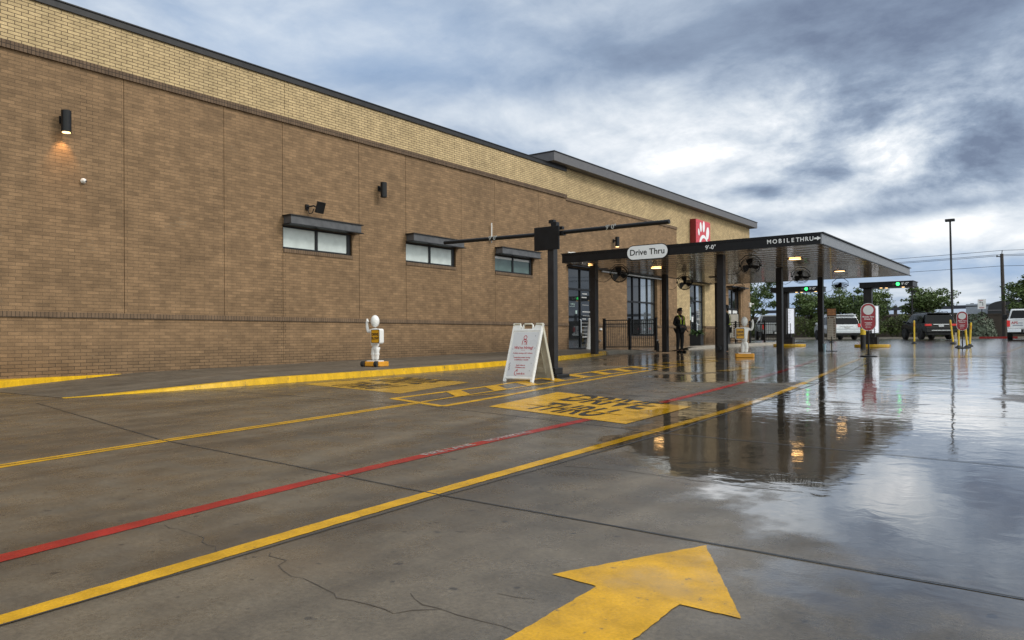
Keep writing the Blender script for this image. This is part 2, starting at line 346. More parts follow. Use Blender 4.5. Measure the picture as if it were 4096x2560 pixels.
# ------------------------------------------------------------------ mesh helpers
class MB:
    def __init__(s): s.v = []; s.f = []
    def add(s, vs, fs, M=None):
        n = len(s.v)
        s.v += [tuple(M @ Vector(p)) if M else tuple(p) for p in vs]
        s.f += [tuple(i + n for i in f) for f in fs]; return s
    def box(s, x0, x1, y0, y1, z0, z1, M=None):
        return s.add([(x0, y0, z0), (x1, y0, z0), (x1, y1, z0), (x0, y1, z0), (x0, y0, z1), (x1, y0, z1), (x1, y1, z1), (x0, y1, z1)],
                     [(0, 3, 2, 1), (4, 5, 6, 7), (0, 1, 5, 4), (1, 2, 6, 5), (2, 3, 7, 6), (3, 0, 4, 7)], M)
    def tube(s, pts, r, n=8, closed=False, M=None, caps=True):
        pts = [Vector(p) for p in pts]; k = len(pts)
        rs = r if isinstance(r, (list, tuple)) else [r] * k
        vs = []; fs = []; prev = None
        for i, p in enumerate(pts):
            a = pts[(i - 1) % k] if closed or i > 0 else p
            b = pts[(i + 1) % k] if closed or i < k - 1 else p
            d = (b - a).normalized()
            q = prev if prev is not None else (Vector((0, 0, 1)) if abs(d.z) < .9 else Vector((1, 0, 0)))
            u = (q - d * q.dot(d))
            if u.length < 1e-6: u = d.orthogonal()
            u.normalize(); prev = u; v = d.cross(u)
            for j in range(n):
                t = 2 * math.pi * j / n
                vs.append(p + (u * math.cos(t) + v * math.sin(t)) * rs[i])
        for i in range(k if closed else k - 1):
            for j in range(n):
                a = i * n + j; b = i * n + (j + 1) % n; c = ((i + 1) % k) * n + (j + 1) % n; d = ((i + 1) % k) * n + j
                fs.append((a, b, c, d))
        if not closed and caps: fs += [tuple(range(n - 1, -1, -1)), tuple(range((k - 1) * n, k * n))]
        return s.add(vs, fs, M)
    def lathe(s, prof, c=(0, 0, 0), n=20, M=None):
        vs = []; fs = []
        for r, z in prof:
            for j in range(n):
                t = 2 * math.pi * j / n; vs.append((c[0] + r * math.cos(t), c[1] + r * math.sin(t), c[2] + z))
        for i in range(len(prof) - 1):
            for j in range(n): fs.append((i * n + j, i * n + (j + 1) % n, (i + 1) * n + (j + 1) % n, (i + 1) * n + j))
        fs += [tuple(range(n - 1, -1, -1)), tuple(range((len(prof) - 1) * n, len(prof) * n))]
        return s.add(vs, fs, M)
    def prism(s, poly, d0, d1, M=None):        # polygon in local xy, extruded along local z
        n = len(poly)
        vs = [(p[0], p[1], d0) for p in poly] + [(p[0], p[1], d1) for p in poly]
        fs = [tuple(range(n - 1, -1, -1)), tuple(range(n, 2 * n))] + [(i, (i + 1) % n, n + (i + 1) % n, n + i) for i in range(n)]
        return s.add(vs, fs, M)
    def ball(s, c, r, n=14, m=9, M=None):
        if not isinstance(r, (tuple, list)): r = (r, r, r)
        vs = [(c[0], c[1], c[2] + r[2])]; fs = []
        for i in range(1, m):
            a = math.pi * i / m
            for j in range(n):
                t = 2 * math.pi * j / n
                vs.append((c[0] + r[0] * math.sin(a) * math.cos(t), c[1] + r[1] * math.sin(a) * math.sin(t), c[2] + r[2] * math.cos(a)))
        vs.append((c[0], c[1], c[2] - r[2])); L = len(vs) - 1
        for j in range(n):
            fs.append((0, 1 + j, 1 + (j + 1) % n)); fs.append((L, L - n + (j + 1) % n, L - n + j))
        for i in range(m - 2):
            for j in range(n):
                a = 1 + i * n + j; b = 1 + i * n + (j + 1) % n
                fs.append((a, a + n, b + n, b))
        return s.add(vs, fs, M)
    def text(s, body, size, M, align='CENTER', bold=0., ext=.0015, sx=1., spacing=1.):
        cu = bpy.data.curves.new('lettering', 'FONT'); cu.body = body; cu.size = size; cu.align_x = align; cu.align_y = 'CENTER'
        cu.extrude = ext; cu.offset = bold * size; cu.resolution_u = 4; cu.space_character = spacing
        o = bpy.data.objects.new('lettering', cu); COL.objects.link(o)
        me = bpy.data.meshes.new_from_object(o.evaluated_get(bpy.context.evaluated_depsgraph_get()))
        S = Matrix.Diagonal((sx, 1, 1, 1))
        s.add([S @ v.co for v in me.vertices], [tuple(p.vertices) for p in me.polygons], M)
        bpy.data.objects.remove(o); bpy.data.curves.remove(cu); bpy.data.meshes.remove(me)
        return s
    def build(s, name, mat, parent=None, bevel=0., smooth=False, fix=True):
        me = bpy.data.meshes.new(name); me.from_pydata(s.v, [], s.f)
        if fix:
            bm = bmesh.new(); bm.from_mesh(me); bmesh.ops.recalc_face_normals(bm, faces=bm.faces); bm.to_mesh(me); bm.free()
        me.materials.append(mat)
        if smooth:
            for p in me.polygons: p.use_smooth = True
        o = bpy.data.objects.new(name, me); COL.objects.link(o)
        if parent is not None: o.parent = parent
        if bevel:
            md = o.modifiers.new('Bevel', 'BEVEL'); md.width = bevel; md.segments = 2; md.limit_method = 'ANGLE'; md.angle_limit = R(40)
        return o
def tag(o, label=None, cat=None, group=None, kind=None):
    if label: o['label'] = label
    if cat: o['category'] = cat
    if group: o['group'] = group
    if kind: o['kind'] = kind
    return o
def thing(name, label, cat, loc=(0, 0, 0), rz=0., group=None):
    o = bpy.data.objects.new(name, None); COL.objects.link(o); o.location = loc; o.rotation_euler = (0, 0, rz); o.empty_display_size = .2
    return tag(o, label, cat, group)
def struct(o): o['kind'] = 'structure'; return o
def copy_tree(o, parent=None):
    c = o.copy(); COL.objects.link(c)
    if parent is not None: c.parent = parent
    for ch in list(o.children): copy_tree(ch, c)
    return c
def frame(origin, xax, yax):       # local x,y axes on a face; z = outward
    x = Vector(xax).normalized(); y = Vector(yax).normalized(); z = x.cross(y)
    M = Matrix((x, y, z)).transposed().to_4x4(); M.translation = Vector(origin); return M
def rrect(w_, h, r, n=5):
    P = []
    for cx, cy, a0 in ((w_ / 2 - r, h / 2 - r, 0), (-w_ / 2 + r, h / 2 - r, 90), (-w_ / 2 + r, -h / 2 + r, 180), (w_ / 2 - r, -h / 2 + r, 270)):
        for i in range(n + 1):
            a = R(a0 + 90 * i / n); P.append((cx + r * math.cos(a), cy + r * math.sin(a)))
    return P
def ellipse(cx, cy, a, b, rot=0., n=20):
    c, s_ = math.cos(rot), math.sin(rot)
    return [(cx + a * math.cos(t) * c - b * math.sin(t) * s_, cy + a * math.cos(t) * s_ + b * math.sin(t) * c) for t in (2 * math.pi * i / n for i in range(n))]
def ribbon(pts, wd):               # flat stroke polygon quads in local xy
    P = [Vector((p[0], p[1])) for p in pts]; L = []; Rr = []
    for i, p in enumerate(P):
        d = (P[min(i + 1, len(P) - 1)] - P[max(i - 1, 0)]).normalized(); nrm = Vector((-d.y, d.x))
        wi = (wd[i] if isinstance(wd, (list, tuple)) else wd) / 2
        L.append(p + nrm * wi); Rr.append(p - nrm * wi)
    return L, Rr
def stroke(mb, pts, wd, d0, d1, M=None):
    L, Rr = ribbon(pts, wd)
    for i in range(len(L) - 1): mb.prism([tuple(Rr[i]), tuple(Rr[i + 1]), tuple(L[i + 1]), tuple(L[i])], d0, d1, M)
    return mb
def skin(nodes, edges, sub=2):
    """one continuous surface grown over a jointed skeleton; first node is the root"""
    names = list(nodes); ix = {k: i for i, k in enumerate(names)}
    me = bpy.data.meshes.new('grown'); me.from_pydata([nodes[k][:3] for k in names], [(ix[a], ix[b]) for a, b in edges], [])
    o = bpy.data.objects.new('grown', me); COL.objects.link(o)
    md = o.modifiers.new('Skin', 'SKIN'); md.use_smooth_shade = True
    if not me.skin_vertices: me.attributes.new
    sv = me.skin_vertices[0].data
    for k in names:
        r = nodes[k][3]; sv[ix[k]].radius = r if isinstance(r, (tuple, list)) else (r, r)
    sv[0].use_root = True
    if sub:
        sb = o.modifiers.new('Sub', 'SUBSURF'); sb.levels = sub; sb.render_levels = sub
    out = bpy.data.meshes.new_from_object(o.evaluated_get(bpy.context.evaluated_depsgraph_get()))
    mb = MB(); mb.v = [tuple(v.co) for v in out.vertices]; mb.f = [tuple(p.vertices) for p in out.polygons]
    bpy.data.objects.remove(o); bpy.data.meshes.remove(me); bpy.data.meshes.remove(out)
    return mb
def resample(pts, step=.25):
    out = [pts[0]]
    for a, b in zip(pts[:-1], pts[1:]):
        n = max(1, int(math.hypot(b[0] - a[0], b[1] - a[1]) / step))
        out += [(a[0] + (b[0] - a[0]) * i / n, a[1] + (b[1] - a[1]) * i / n) for i in range(1, n + 1)]
    return out
def on_ground(mb, quad_l, quad_r, dz):
    n = len(quad_l)
    vs = [(p[0], p[1], gz(p[1]) + dz) for p in quad_l] + [(p[0], p[1], gz(p[1]) + dz) for p in quad_r]
    mb.add(vs, [(n + i, n + i + 1, i + 1, i) for i in range(n - 1)])
def gline(mb, pts, wd, dz=.0025, step=.25):
    Pn = resample(pts, step); n = len(Pn)
    if not isinstance(wd, (list, tuple)) and wd > .06: wd = [wd + random.uniform(-.0065, .0065) for _ in Pn]
    L, Rr = ribbon(Pn, wd); on_ground(mb, L, Rr, dz); return mb
def gquad(mb, a, b, c, d, dz=.0025, n=14):  # a-b near edge, d-c far edge
    la = [(a[0] + (d[0] - a[0]) * i / n, a[1] + (d[1] - a[1]) * i / n) for i in range(n + 1)]
    lb = [(b[0] + (c[0] - b[0]) * i / n, b[1] + (c[1] - b[1]) * i / n) for i in range(n + 1)]
    on_ground(mb, la, lb, dz); return mb
def smooth_pts(pts, k=3):
    P = [Vector((p[0], p[1])) for p in pts]
    for _ in range(k):
        Q = [P[0]]
        for a, b in zip(P[:-1], P[1:]): Q += [a * .75 + b * .25, a * .25 + b * .75]
        P = Q + [P[-1]]
    return [tuple(p) for p in P]

# ------------------------------------------------------------------ ground, joints, markings
ys = sorted(set([-60, -20, -5, 0, 24, 34, 60, 70, 90, 130, 200, 400, 800] + list(range(1, 34))))
xs = [-400, -150, -60, -30, -17, -10, -5, 0, 8, 30, 100, 400]
mb = MB()
for y in ys:
    for x in xs: mb.v.append((x, y, gz(y)))
nx = len(xs)
for j in range(len(ys) - 1):
    for i in range(nx - 1): mb.f.append((j * nx + i, j * nx + i + 1, (j + 1) * nx + i + 1, (j + 1) * nx + i))
struct(mb.build('ground', GROUND))

mb = MB()
def wob(pts, a): return [(p[0] + random.uniform(-a, a), p[1] + random.uniform(-a, a)) for p in resample(pts, .35)]
for y0, y1 in ((3.95, 3.28), (7.65, 6.2), (10.4, 9.3), (13.1, 12.35), (16., 15.2), (18.6, 18.2), (21.4, 21.2)):
    gline(mb, wob([(-12.4, y0 + (.0 if y0 > 5 else 1.)), (-7., y0 - (y0 - y1) * .15), (-3.03, y0 - (y0 - y1) * .75), (0., y1), (6., y1 - .1)], .006), .016, .0032)
gline(mb, wob([(-3.0, -2.), (-2.99, 1.05), (-3.05, 3.3), (-3.06, 6.6), (-3.3, 11.), (-3.6, 16.), (-4.2, 21.)], .006), .014, .0032)
gline(mb, wob([(1.4, -2.), (1.4, 30.)], .006), .014, .0032)
struct(mb.build('pavement_joint', JOINT))
mb = MB()
def crack(pts, wd):
    P = resample(pts, .07); P = [(p[0] + random.gauss(0, .012), p[1] + random.gauss(0, .012)) for p in P]
    gline(mb, P, [wd * random.uniform(.4, 1.2) for _ in P], .0015, 9.)
crack([(-2.95, 2.15), (-2.6, 1.98), (-2.42, 1.97), (-2.21, 1.94), (-1.93, 1.93), (-1.83, 2.04), (-1.56, 2.04), (-1.42, 2.0), (-1.3, 1.8)], .006)
crack([(-2.04, 2.1), (-1.83, 2.04)], .005); crack([(-3.84, 2.14), (-3.44, 2.11), (-3.04, 1.97)], .005)
crack([(-2.98, 4.67), (-2.57, 4.73), (-1.98, 4.67), (-1.41, 4.65)], .011); crack([(-1.75, 2.28), (-1.6, 2.33)], .004)
struct(mb.build('pavement_crack', pmat('dark crack', (.062, .047, .034), .7, var=.2)))  # thin dark strips drawn along the cracks

YL = smooth_pts([(-2.98, -.5), (-3.04, 1.0), (-3.10, 2.0), (-3.17, 3.41), (-3.22, 6.76), (-3.25, 8.6), (-3.38, 10.6), (-3.62, 13.), (-3.97, 15.9), (-4.40, 19.3), (-4.75, 22.6)])
struct(gline(MB(), YL, .112, .0025, .05).build('yellow_lane_line', YEL))
RL = smooth_pts([(-3.7, -.3), (-3.90, 1.40), (-4.13, 3.57), (-4.24, 7.1), (-4.32, 9.45), (-4.72, 14.36), (-5.38, 19.6), (-5.7, 22.)])
struct(gline(MB(), RL, .125, .0025, .06).build('red_lane_line', RED))
DL = [(-6.2, .4), (-6.66, 2.4), (-6.86, 3.87), (-7.08, 6.2), (-7.22, 7.6)]
struct(gline(MB(), DL, .17, .0025).build('divider_line', YEL))
struct(gline(MB(), wob(DL, .012), .016, .0045).build('divider_groove', JOINT))
mb = MB()
RAILL = [(-8.02, 7.95), (-8.2, 10.6), (-8.5, 12.6), (-8.75, 16.), (-8.95, 20.), (-9.05, 23.)]
RAILR = [(-6.62, 7.46), (-6.80, 9.0), (-7.15, 11.0), (-7.60, 14.35), (-7.90, 17.5), (-8.0, 20.5)]
gline(mb, RAILL, .13); gline(mb, RAILR, .13); gline(mb, [RAILL[0], (-7.3, 7.7), RAILR[0]], .12, .0035)
CEN = [(-7.24, 7.6), (-7.42, 9.2), (-7.62, 11.2), (-7.85, 13.6), (-8.1, 17.)]
gline(mb, CEN, .075, .0045)
def lerp_path(P, y):
    return float(np.interp(y, [p[1] for p in P], [p[0] for p in P]))
for k in range(13):
    y = 8.6 + 1.08 * k; ye = y + .62
    xl, xc = lerp_path(RAILL, ye), lerp_path(CEN, y)
    gquad(mb, (xc, y), (xc, y + .36), (xl, ye + .36), (xl, ye), .0055, 4)
    xr = lerp_path(RAILR, y + .95)
    gquad(mb, (xc, y + .02), (xc + .02, y + .11), (xr, y + 1.0), (xr, y + .88), .0065, 4)
struct(mb.build('striped_median_paint', YEL))
struct(gquad(MB(), (-8.54, 8.63), (-11.86, 9.35), (-11.55, 11.75), (-9.14, 11.08)).build('drive_thru_panel', YEL2))
A, B_, C_, D_ = (-3.70, 6.99), (-6.05, 7.72), (-6.44, 9.95), (-3.78, 8.86)
struct(gquad(MB(), A, B_, C_, D_, .004).build('drive_thru_panel', YEL))
def ground_text(body, o, ux, uy, wd, ht, mat, name, bold=.0, dz=.007):
    """lettering painted flat on the road, fitted to a width and a letter height"""
    tb = MB(); tb.text(body, 1., Matrix.Identity(4), bold=bold, ext=0.)
    V = np.array(tb.v); lo, hi = V.min(0), V.max(0); V = V - (lo + hi) / 2; V[:, 0] *= wd / (hi[0] - lo[0]); V[:, 1] *= ht / (hi[1] - lo[1])
    ux = Vector(ux).normalized(); uy = Vector(uy).normalized(); out = MB(); vs = []
    for v in V:
        p = Vector(o) + ux * float(v[0]) + uy * float(v[1]); vs.append((p.x, p.y, gz(p.y) + dz))
    out.add(vs, tb.f)
    return struct(out.build(name, mat, fix=False))
ux = Vector((.935, -.355)); uy = Vector((-.05, 1.))
ground_text('DRIVE', (-4.98, 8.97), ux, uy, 1.66, .86, BPT, 'drive_lettering', .022)
ground_text('THRU', (-4.95, 7.93), (.95, -.30), uy, 1.30, .80, BPT, 'thru_lettering', .022)
mb = MB()
for cx, cy, u_ in ((-4.98, 8.97, Vector((.935, -.355))), (-4.95, 7.93, Vector((.95, -.30)))):
    a = Vector((cx, cy)) - u_ * .9; b = Vector((cx, cy)) + u_ * .9
    gline(mb, [tuple(a), tuple(b)], .045, .010)
struct(mb.build('stencil_gap', YEL))
ground_text('DRIVE', (-10.5, 10.92), (.96, -.2), (0, 1.), 1.62, 1.1, BPT, 'drive_lettering', .02)
ground_text('THRU', (-10.35, 9.62), (.97, -.17), (0, 1.), 1.5, .9, BPT, 'thru_lettering', .02)
ground_text('FIRE LANE', (-4.185, 4.80), (-.035, 1.), (-1., -.035), .64, .088, WPT, 'fire_lane_lettering', .012, .005)
ground_text('NO PARKING', (-4.215, 5.66), (-.03, 1.), (-1., -.03), .68, .088, WPT, 'no_parking_lettering', .012, .005)
mb = MB()
AR = [(-1.35, 3.31), (-1.71, 2.585), (-1.485, 2.56), (-1.455, .9), (-1.105, .9), (-1.145, 2.555), (-.915, 2.55)]
AO = resample(AR + [AR[0]], .03)[:-1]; AO = [(p[0] + random.uniform(-.0035, .0035), p[1] + random.uniform(-.0035, .0035)) for p in AO]
mb.add([(p[0], p[1], gz(p[1]) + .003) for p in AO], [tuple(range(len(AO)))[::-1]])
struct(mb.build('painted_arrow', YEL))
mb = MB()   # far arrows and stall lines on the wet apron
for cx, cy, s_ in ((-6.1, 17.2, 1.), (-2.5, 15.6, 1.), (-2.6, 26., 1.2)):
    for tri in ([(0, .9), (-.5, .1), (.5, .1)], [(-.17, .1), (-.17, -1.2), (.17, -1.2), (.17, .1)]):
        vs = [(cx + p[0] * s_, cy + p[1] * s_) for p in tri]
        mb.add([(p[0], p[1], gz(p[1]) + .003) for p in vs], [tuple(range(len(vs)))])
gline(mb, [(-6.5, 24.6), (-6.5, 36.)], .1); gline(mb, [(-2., 30.), (-1.6, 52.)], .1)
struct(mb.build('painted_arrow', YEL2))

# ------------------------------------------------------------------ sidewalk and kerbs
KPTS = smooth_pts([(-12.95, 5.55), (-12.72, 7.1), (-12.52, 8.8), (-12.36, 10.8), (-12.25, 13.), (-12.33, 16.6), (-12.75, 20.5), (-13.35, 23.4), (-13.75, 24.4)])
KP2 = smooth_pts([(-13.75, 24.4), (-14.1, 26.), (-13.9, 28.), (-13.75, 28.7)])
def top_h(y): return .125 * min(1., max(0.03, (y - 5.7) / 3.4))
def kerb(name, pts, mat, wd=.17, hf=top_h, off=0.):
    P = resample(pts, .3); L, Rr = ribbon(P, wd); m_ = MB(); n = len(P)
    # Rr = road side, L = walk side
    sec = []
    for i in range(n):
        a, b = Rr[i], L[i]; h = hf(P[i][1])
        m2 = a * .82 + b * .18
        sec.append([(a.x, a.y, gz(a.y) + .002), (m2.x, m2.y, gz(m2.y) + h), (b.x, b.y, gz(b.y) + h + .004), (b.x, b.y, gz(b.y) - .02)])
    for s_ in sec: m_.v += s_
    for i in range(n - 1):
        for j in range(3): m_.f.append((i * 4 + j, i * 4 + 4 + j, i * 4 + 5 + j, i * 4 + 1 + j))
    m_.f += [(0, 1, 2, 3), tuple((n - 1) * 4 + j for j in (3, 2, 1, 0))]
    return struct(m_.build(name, mat))
kerb('yellow_kerb', KPTS, KERBY)
kerb('bare_kerb', KP2, KERBC, .3, lambda y: .13 * min(1., max(.05, (28.6 - y) / 1.6)))
mb = MB(); WK = [(-16.35, 4.0), (-16.58, 5.97), (-16.93, 7.4), (-17.26, 8.75)]
for x, y in WK:
    h = float(np.interp(y, [4, 6.2, 8.6], [.16, .15, .115])); z = gz(y)
    mb.v += [(x, y, z - .05), (x - .025, y, z + h - .02), (x - .06, y, z + h), (-17.32, y, z + h)]
for i in range(3):
    for j in range(3): mb.f.append((i * 4 + j, i * 4 + 4 + j, i * 4 + 5 + j, i * 4 + 1 + j))
mb.f += [(0, 1, 2, 3), (15, 14, 13, 12)]
struct(mb.build('yellow_kerb', KERBY))
mb = MB()
allk = resample(KPTS, .4) + resample(KP2, .4)[1:]
L, Rr = ribbon(allk, .14); n = len(allk)
for i in range(n):
    h = top_h(allk[i][1])
    if allk[i][1] > 24.4: h = .125 * min(1., max(0., (29. - allk[i][1]) / 1.6))
    mb.v += [(L[i].x, L[i].y, gz(L[i].y) + h), (-17.35, L[i].y, gz(L[i].y) + h)]
for i in range(n - 1): mb.f.append((2 * i, 2 * i + 2, 2 * i + 3, 2 * i + 1))
for y0, y1 in ((28.65, 31.), (31., 34.), (34., 38.), (38., 44.5), (44.5, 52.)):
    n0 = len(mb.v)
    xk = lambda y: -13.75 - max(0, min(1, (y - 28.65) / 6.)) * 1.1 + max(0, min(1, (y - 38) / 6.)) * 1.1
    mb.v += [(xk(y0), y0, gz(y0) + (.02 if y0 < 34 else .12)), (xk(y1), y1, gz(y1) + (.02 if y1 < 33 else .12)), (-17.35, y1, gz(y1) + .12), (-17.35, y0, gz(y0) + .11)]
    mb.f.append((n0, n0 + 1, n0 + 2, n0 + 3))
struct(mb.build('sidewalk', WALK))
kerb('bare_kerb', [(-14.9, 34.3), (-14.9, 36.), (-14.7, 39.), (-13.85, 44.5), (-13.8, 47.)], KERBC, .3, lambda y: .14 * min(1, max(.06, (y - 33.8) / 1.2)))
mb = MB(); gline(mb, wob([(-12.6, 9.15), (-17.25, 10.0)], .004), .014, .131); gline(mb, [(-12.5, 17.), (-17.2, 17.3)], .014, .128)
struct(mb.build('sidewalk_joint', JOINT))

# ------------------------------------------------------------------ the restaurant building
WX = -17.30
bld = thing('restaurant_building', 'long brick building with brown lower wall, buff upper band and dark parapet', 'building')
Y0, YM, YT, YB = -6.0, 27.45, 38.86, 50.55
Z_BAND, Z_LEDGE, Z_TOP = 1.49, 6.92, 8.06
def slab(m_, y0, y1, z0, z1, x=WX, th=.35): m_.box(x - th, x, y0, y1, z0, z1)
def wall_open(m_, y0, y1, z0, z1, holes, x=WX, th=.35):
    holes = sorted(holes); y = y0
    for a, b, c, d in holes:
        if a > y: slab(m_, y, a, z0, z1, x, th)
        if c > z0: slab(m_, a, b, z0, c, x, th)
        if d < z1: slab(m_, a, b, d, z1, x, th)
        y = b
    if y < y1: slab(m_, y, y1, z0, z1, x, th)
SW = [(13.02, 15.51, 3.48, 4.12), (17.78, 20.26, 3.48, 4.12), (22.50, 24.97, 3.48, 4.12)]
JY = [8.71, 11.24, 13.02, 15.78, 17.78, 20.55, 22.49, 25.4]
# lower wall: panels with control joints as real gaps
mb = MB(); g = .014
edges = [Y0] + JY + [YM]
for a, b in zip(edges[:-1], edges[1:]):
    hs = [h for h in SW if a - .01 <= h[0] and h[1] <= b + .01]
    hs = [(max(h[0], a + g), h[1], h[2], h[3]) for h in hs]
    wall_open(mb, a + (g if a > Y0 else 0), b, 1.61, Z_LEDGE, hs)
mb.box(WX - .55, WX - .352, Y0, YM, -.3, Z_TOP)        # backing behind the joints
mb.build('wall', BRN, bld)
mb = MB()
for a, b in ((Y0, 13.02), (13.03, 22.3), (22.31, YM)): slab(mb, a, b, -.3, Z_BAND, WX + .018)
mb.build('plinth_wall', BRN, bld)
mb = MB()
slab(mb, Y0, YM + .03, Z_BAND, 1.61, WX + .045); mb.build('brick_band', SOL2, bld)
mb = MB()
slab(mb, Y0, YM + .03, Z_LEDGE, 7.08, WX + .055); mb.build('brick_ledge', SOL, bld)
mb = MB()
for a, b in zip([Y0, 13.10, 20.2, 25.1], [13.09, 20.19, 25.09, YM]): slab(mb, a, b, 7.08, Z_TOP, WX + .004)
mb.build('upper_wall', BUF, bld)
mb = MB(); mb.box(WX - .5, WX + .05, Y0, YM + .03, Z_TOP, 8.20); mb.box(WX - .5, WX + .075, Y0, YM + .03, 8.20, 8.225)
mb.build('parapet_cap', BRZ, bld)
# tower section (set back a little)
TX = WX - .07
DOORA = (27.72, 30.10, .42, 4.05); WB = (33.05, 36.40, 1.05, 4.05); DOORB = (40.58, 42.75, .50, 4.0); WF = (46.55, 48.75, 1.0, 4.0)
mb = MB(); wall_open(mb, YM + .004, YT, -.3, 6.86, [DOORA, WB], TX)
for a, b in ((YM + .5, 31.2),): pass
mb.build('tower_lower_wall', BRN, bld)
mb = MB(); wall_open(mb, YT, 46.0, 1.62, 8.23, [(DOORB[0], DOORB[1], 1.62, DOORB[3])], TX + .002); slab(mb, YM + .004, YT, 6.98, 8.23, TX + .002); slab(mb, 46.0, YB, 5.62, 8.23, TX + .002)
mb.build('tower_upper_wall', BUF, bld)
mb = MB(); wall_open(mb, YT, 46.0, -.3, 1.50, [(DOORB[0], DOORB[1], DOORB[2], 1.50)], TX + .01); wall_open(mb, 46.0, YB - .01, -.3, 5.5, [WF], TX + .012)
mb.box(TX - 12., TX - .36, YB - .36, YB - .012, -.3, 8.2)
mb.build('tower_end_wall', BRN, bld)
mb = MB(); slab(mb, YM + .035, YT + .02, 6.86, 6.98, TX + .04); mb.build('tower_brick_band', SOL2, bld)
mb = MB(); slab(mb, 45.98, YB + .02, 5.5, 5.62, TX + .04); mb.build('tower_brick_band', SOL2, bld)
mb = MB(); slab(mb, YT, DOORB[0] - .02, 1.5, 1.62, TX + .04); mb.build('tower_brick_band', SOL2, bld)
mb = MB(); slab(mb, DOORB[1] + .02, 45.98, 1.5, 1.62, TX + .04)
mb.build('tower_brick_band', SOL2, bld)
for a, b in ((YM + .035, DOORA[0] - .02), (DOORA[1] + .02, WB[0] - .02), (WB[1] + .02, YT - .002)):
    mb = MB(); slab(mb, a, b, Z_BAND, 1.61, TX + .03); mb.build('tower_brick_band', SOL2, bld)
mb = MB(); mb.box(WX - 12, TX - .5, YM - 1.4, YB - .4, .4, 8.22); mb.build('tower_core', SOFF, bld)
mb = MB(); mb.box(-17.95 - 12, -16.955, 26.05, 50.9, 8.235, 8.60); mb.build('tower_roof', ROOFM, bld, .01)
mb = MB(); mb.box(-17.95 - 12, -16.93, 26.02, 50.93, 8.60, 8.64); mb.build('roof_coping', BRZ, bld)
mb = MB(); mb.box(WX - 13, WX - .5, Y0, YM - 1.5, 7.6, 7.7); mb.build('flat_roof', SOFF, bld)
mb = MB(); mb.box(WX - 13, WX - .4, Y0 - .02, Y0 + .3, -.3, 8.0); mb.build('end_wall', BRN, bld)
# small high windows with awnings
for i, (a, b, c, d) in enumerate(SW):
    fr = MB(); xo = WX - .05
    for q in ((a + .015, b - .1, c, c + .055), (a + .015, b - .1, d - .05, d), (a + .015, a + .06, c + .055, d - .05), (b - .155, b - .1, c + .055, d - .05), ((a + b) / 2 - .09, (a + b) / 2 + .0, c + .055, d - .05)):
        fr.box(xo - .08, xo, *q)
    fr.box(xo - .2, xo - .01, b - .1, b, c, d)
    fo = fr.build('window', BLK, bld)
    mid = (a + b) / 2 - .045
    for y0, y1 in ((a + .06, mid - .045), (mid + .045, b - .155)):
        pn = MB(); pn.box(xo - .06, xo - .03, y0, y1, c + .055, d - .05); pn.build('pane', FROSTG if i == 2 else FROST, fo)
        if i == 2:
            pn = MB(); pn.box(xo - .028, xo - .024, y0, y1, d - .13, d - .05); pn.build('painted_reflection', WHITEF, fo)  # white strip paints a reflection across the top of the pane
    sl = MB(); sl.box(WX - .1, WX + .022, a + .015, b, c - .1, c - .004); sl.build('window_sill', SOL2, fo)
    aw = MB(); pj = .33
    aw.box(WX + .012, WX + pj, a + .03, b + .06, 4.145, 4.36)
    ao = aw.build('awning', AWN, bld)
    tr = MB(); tr.box(WX + .008, WX + pj + .035, a - .02, b + .13, 4.36, 4.385); tr.box(WX + .008, WX + pj + .035, a - .02, b + .13, 4.12, 4.145)
    tr.build('awning_trim', BLK, ao)
# storefront glazing in the tower
def glazing(name, h, cols, rows, kind, dark=0):
    y0, y1, z0, z1 = h; x = TX - .14; fr = MB(); t = .055
    fr.box(x - .09, x, y0, y0 + t, z0, z1); fr.box(x - .09, x, y1 - t, y1, z0, z1)
    fr.box(x - .09, x, y0 + t, y1 - t, z1 - t, z1); fr.box(x - .09, x, y0 + t, y1 - t, z0, z0 + (t if kind == 'window' else .12))
    for c in cols: fr.box(x - .088, x + .004, c - t / 2, c + t / 2, z0 + .13, z1 - t)
    for r_ in rows: fr.box(x - .086, x + .008, y0 + t, y1 - t, r_ - .04, r_ + .04)
    fo = fr.build(name, BLK, bld)
    ce = [y0 + t] + [c for c in cols] + [y1 - t]; re_ = [z0 + .1] + list(rows) + [z1 - t]
    for a, b in zip(ce[:-1], ce[1:]):
        for c, d in zip(re_[:-1], re_[1:]):
            p = MB(); p.box(x - .06, x - .05, a, b, c, d); p.build('pane', GLASS if ce.index(a) < dark else SGLASS, fo)
    return fo
da = glazing('entrance_door', DOORA, [28.95], [3.12], 'door', 2); wb = glazing('storefront_window', WB, [33.95, 34.75, 35.55], [2.75], 'window', 2)
db = glazing('entrance_door', DOORB, [41.75], [3.05], 'door', 1); wf = glazing('storefront_window', WF, [47.65], [2.75], 'window', 2)
mb = MB(); mb.box(TX - .16, TX + .03, WB[0] - .02, WB[1] + .02, WB[2] - .1, WB[2] - .003); mb.build('window_sill', SOL2, wb)
mb = MB(); mb.box(TX - .16, TX + .03, WF[0] - .02, WF[1] + .02, WF[2] - .1, WF[2] - .003); mb.build('window_sill', SOL2, wf)
mb = MB()   # door rails, handles and small notices behind the glass
mb.tube([(TX - .08, 28.82, 1.15), (TX - .04, 28.82, 1.2), (TX - .04, 28.82, 1.75), (TX - .08, 28.82, 1.8)], .014); mb.build('handle', CHROME, da)
mb = MB(); mb.tube([(TX - .08, 41.66, 1.2), (TX - .02, 41.66, 1.25), (TX - .02, 41.66, 1.75), (TX - .08, 41.66, 1.8)], .022); mb.build('handle', CHROME, db)
mb = MB()
rr = random.Random(3)
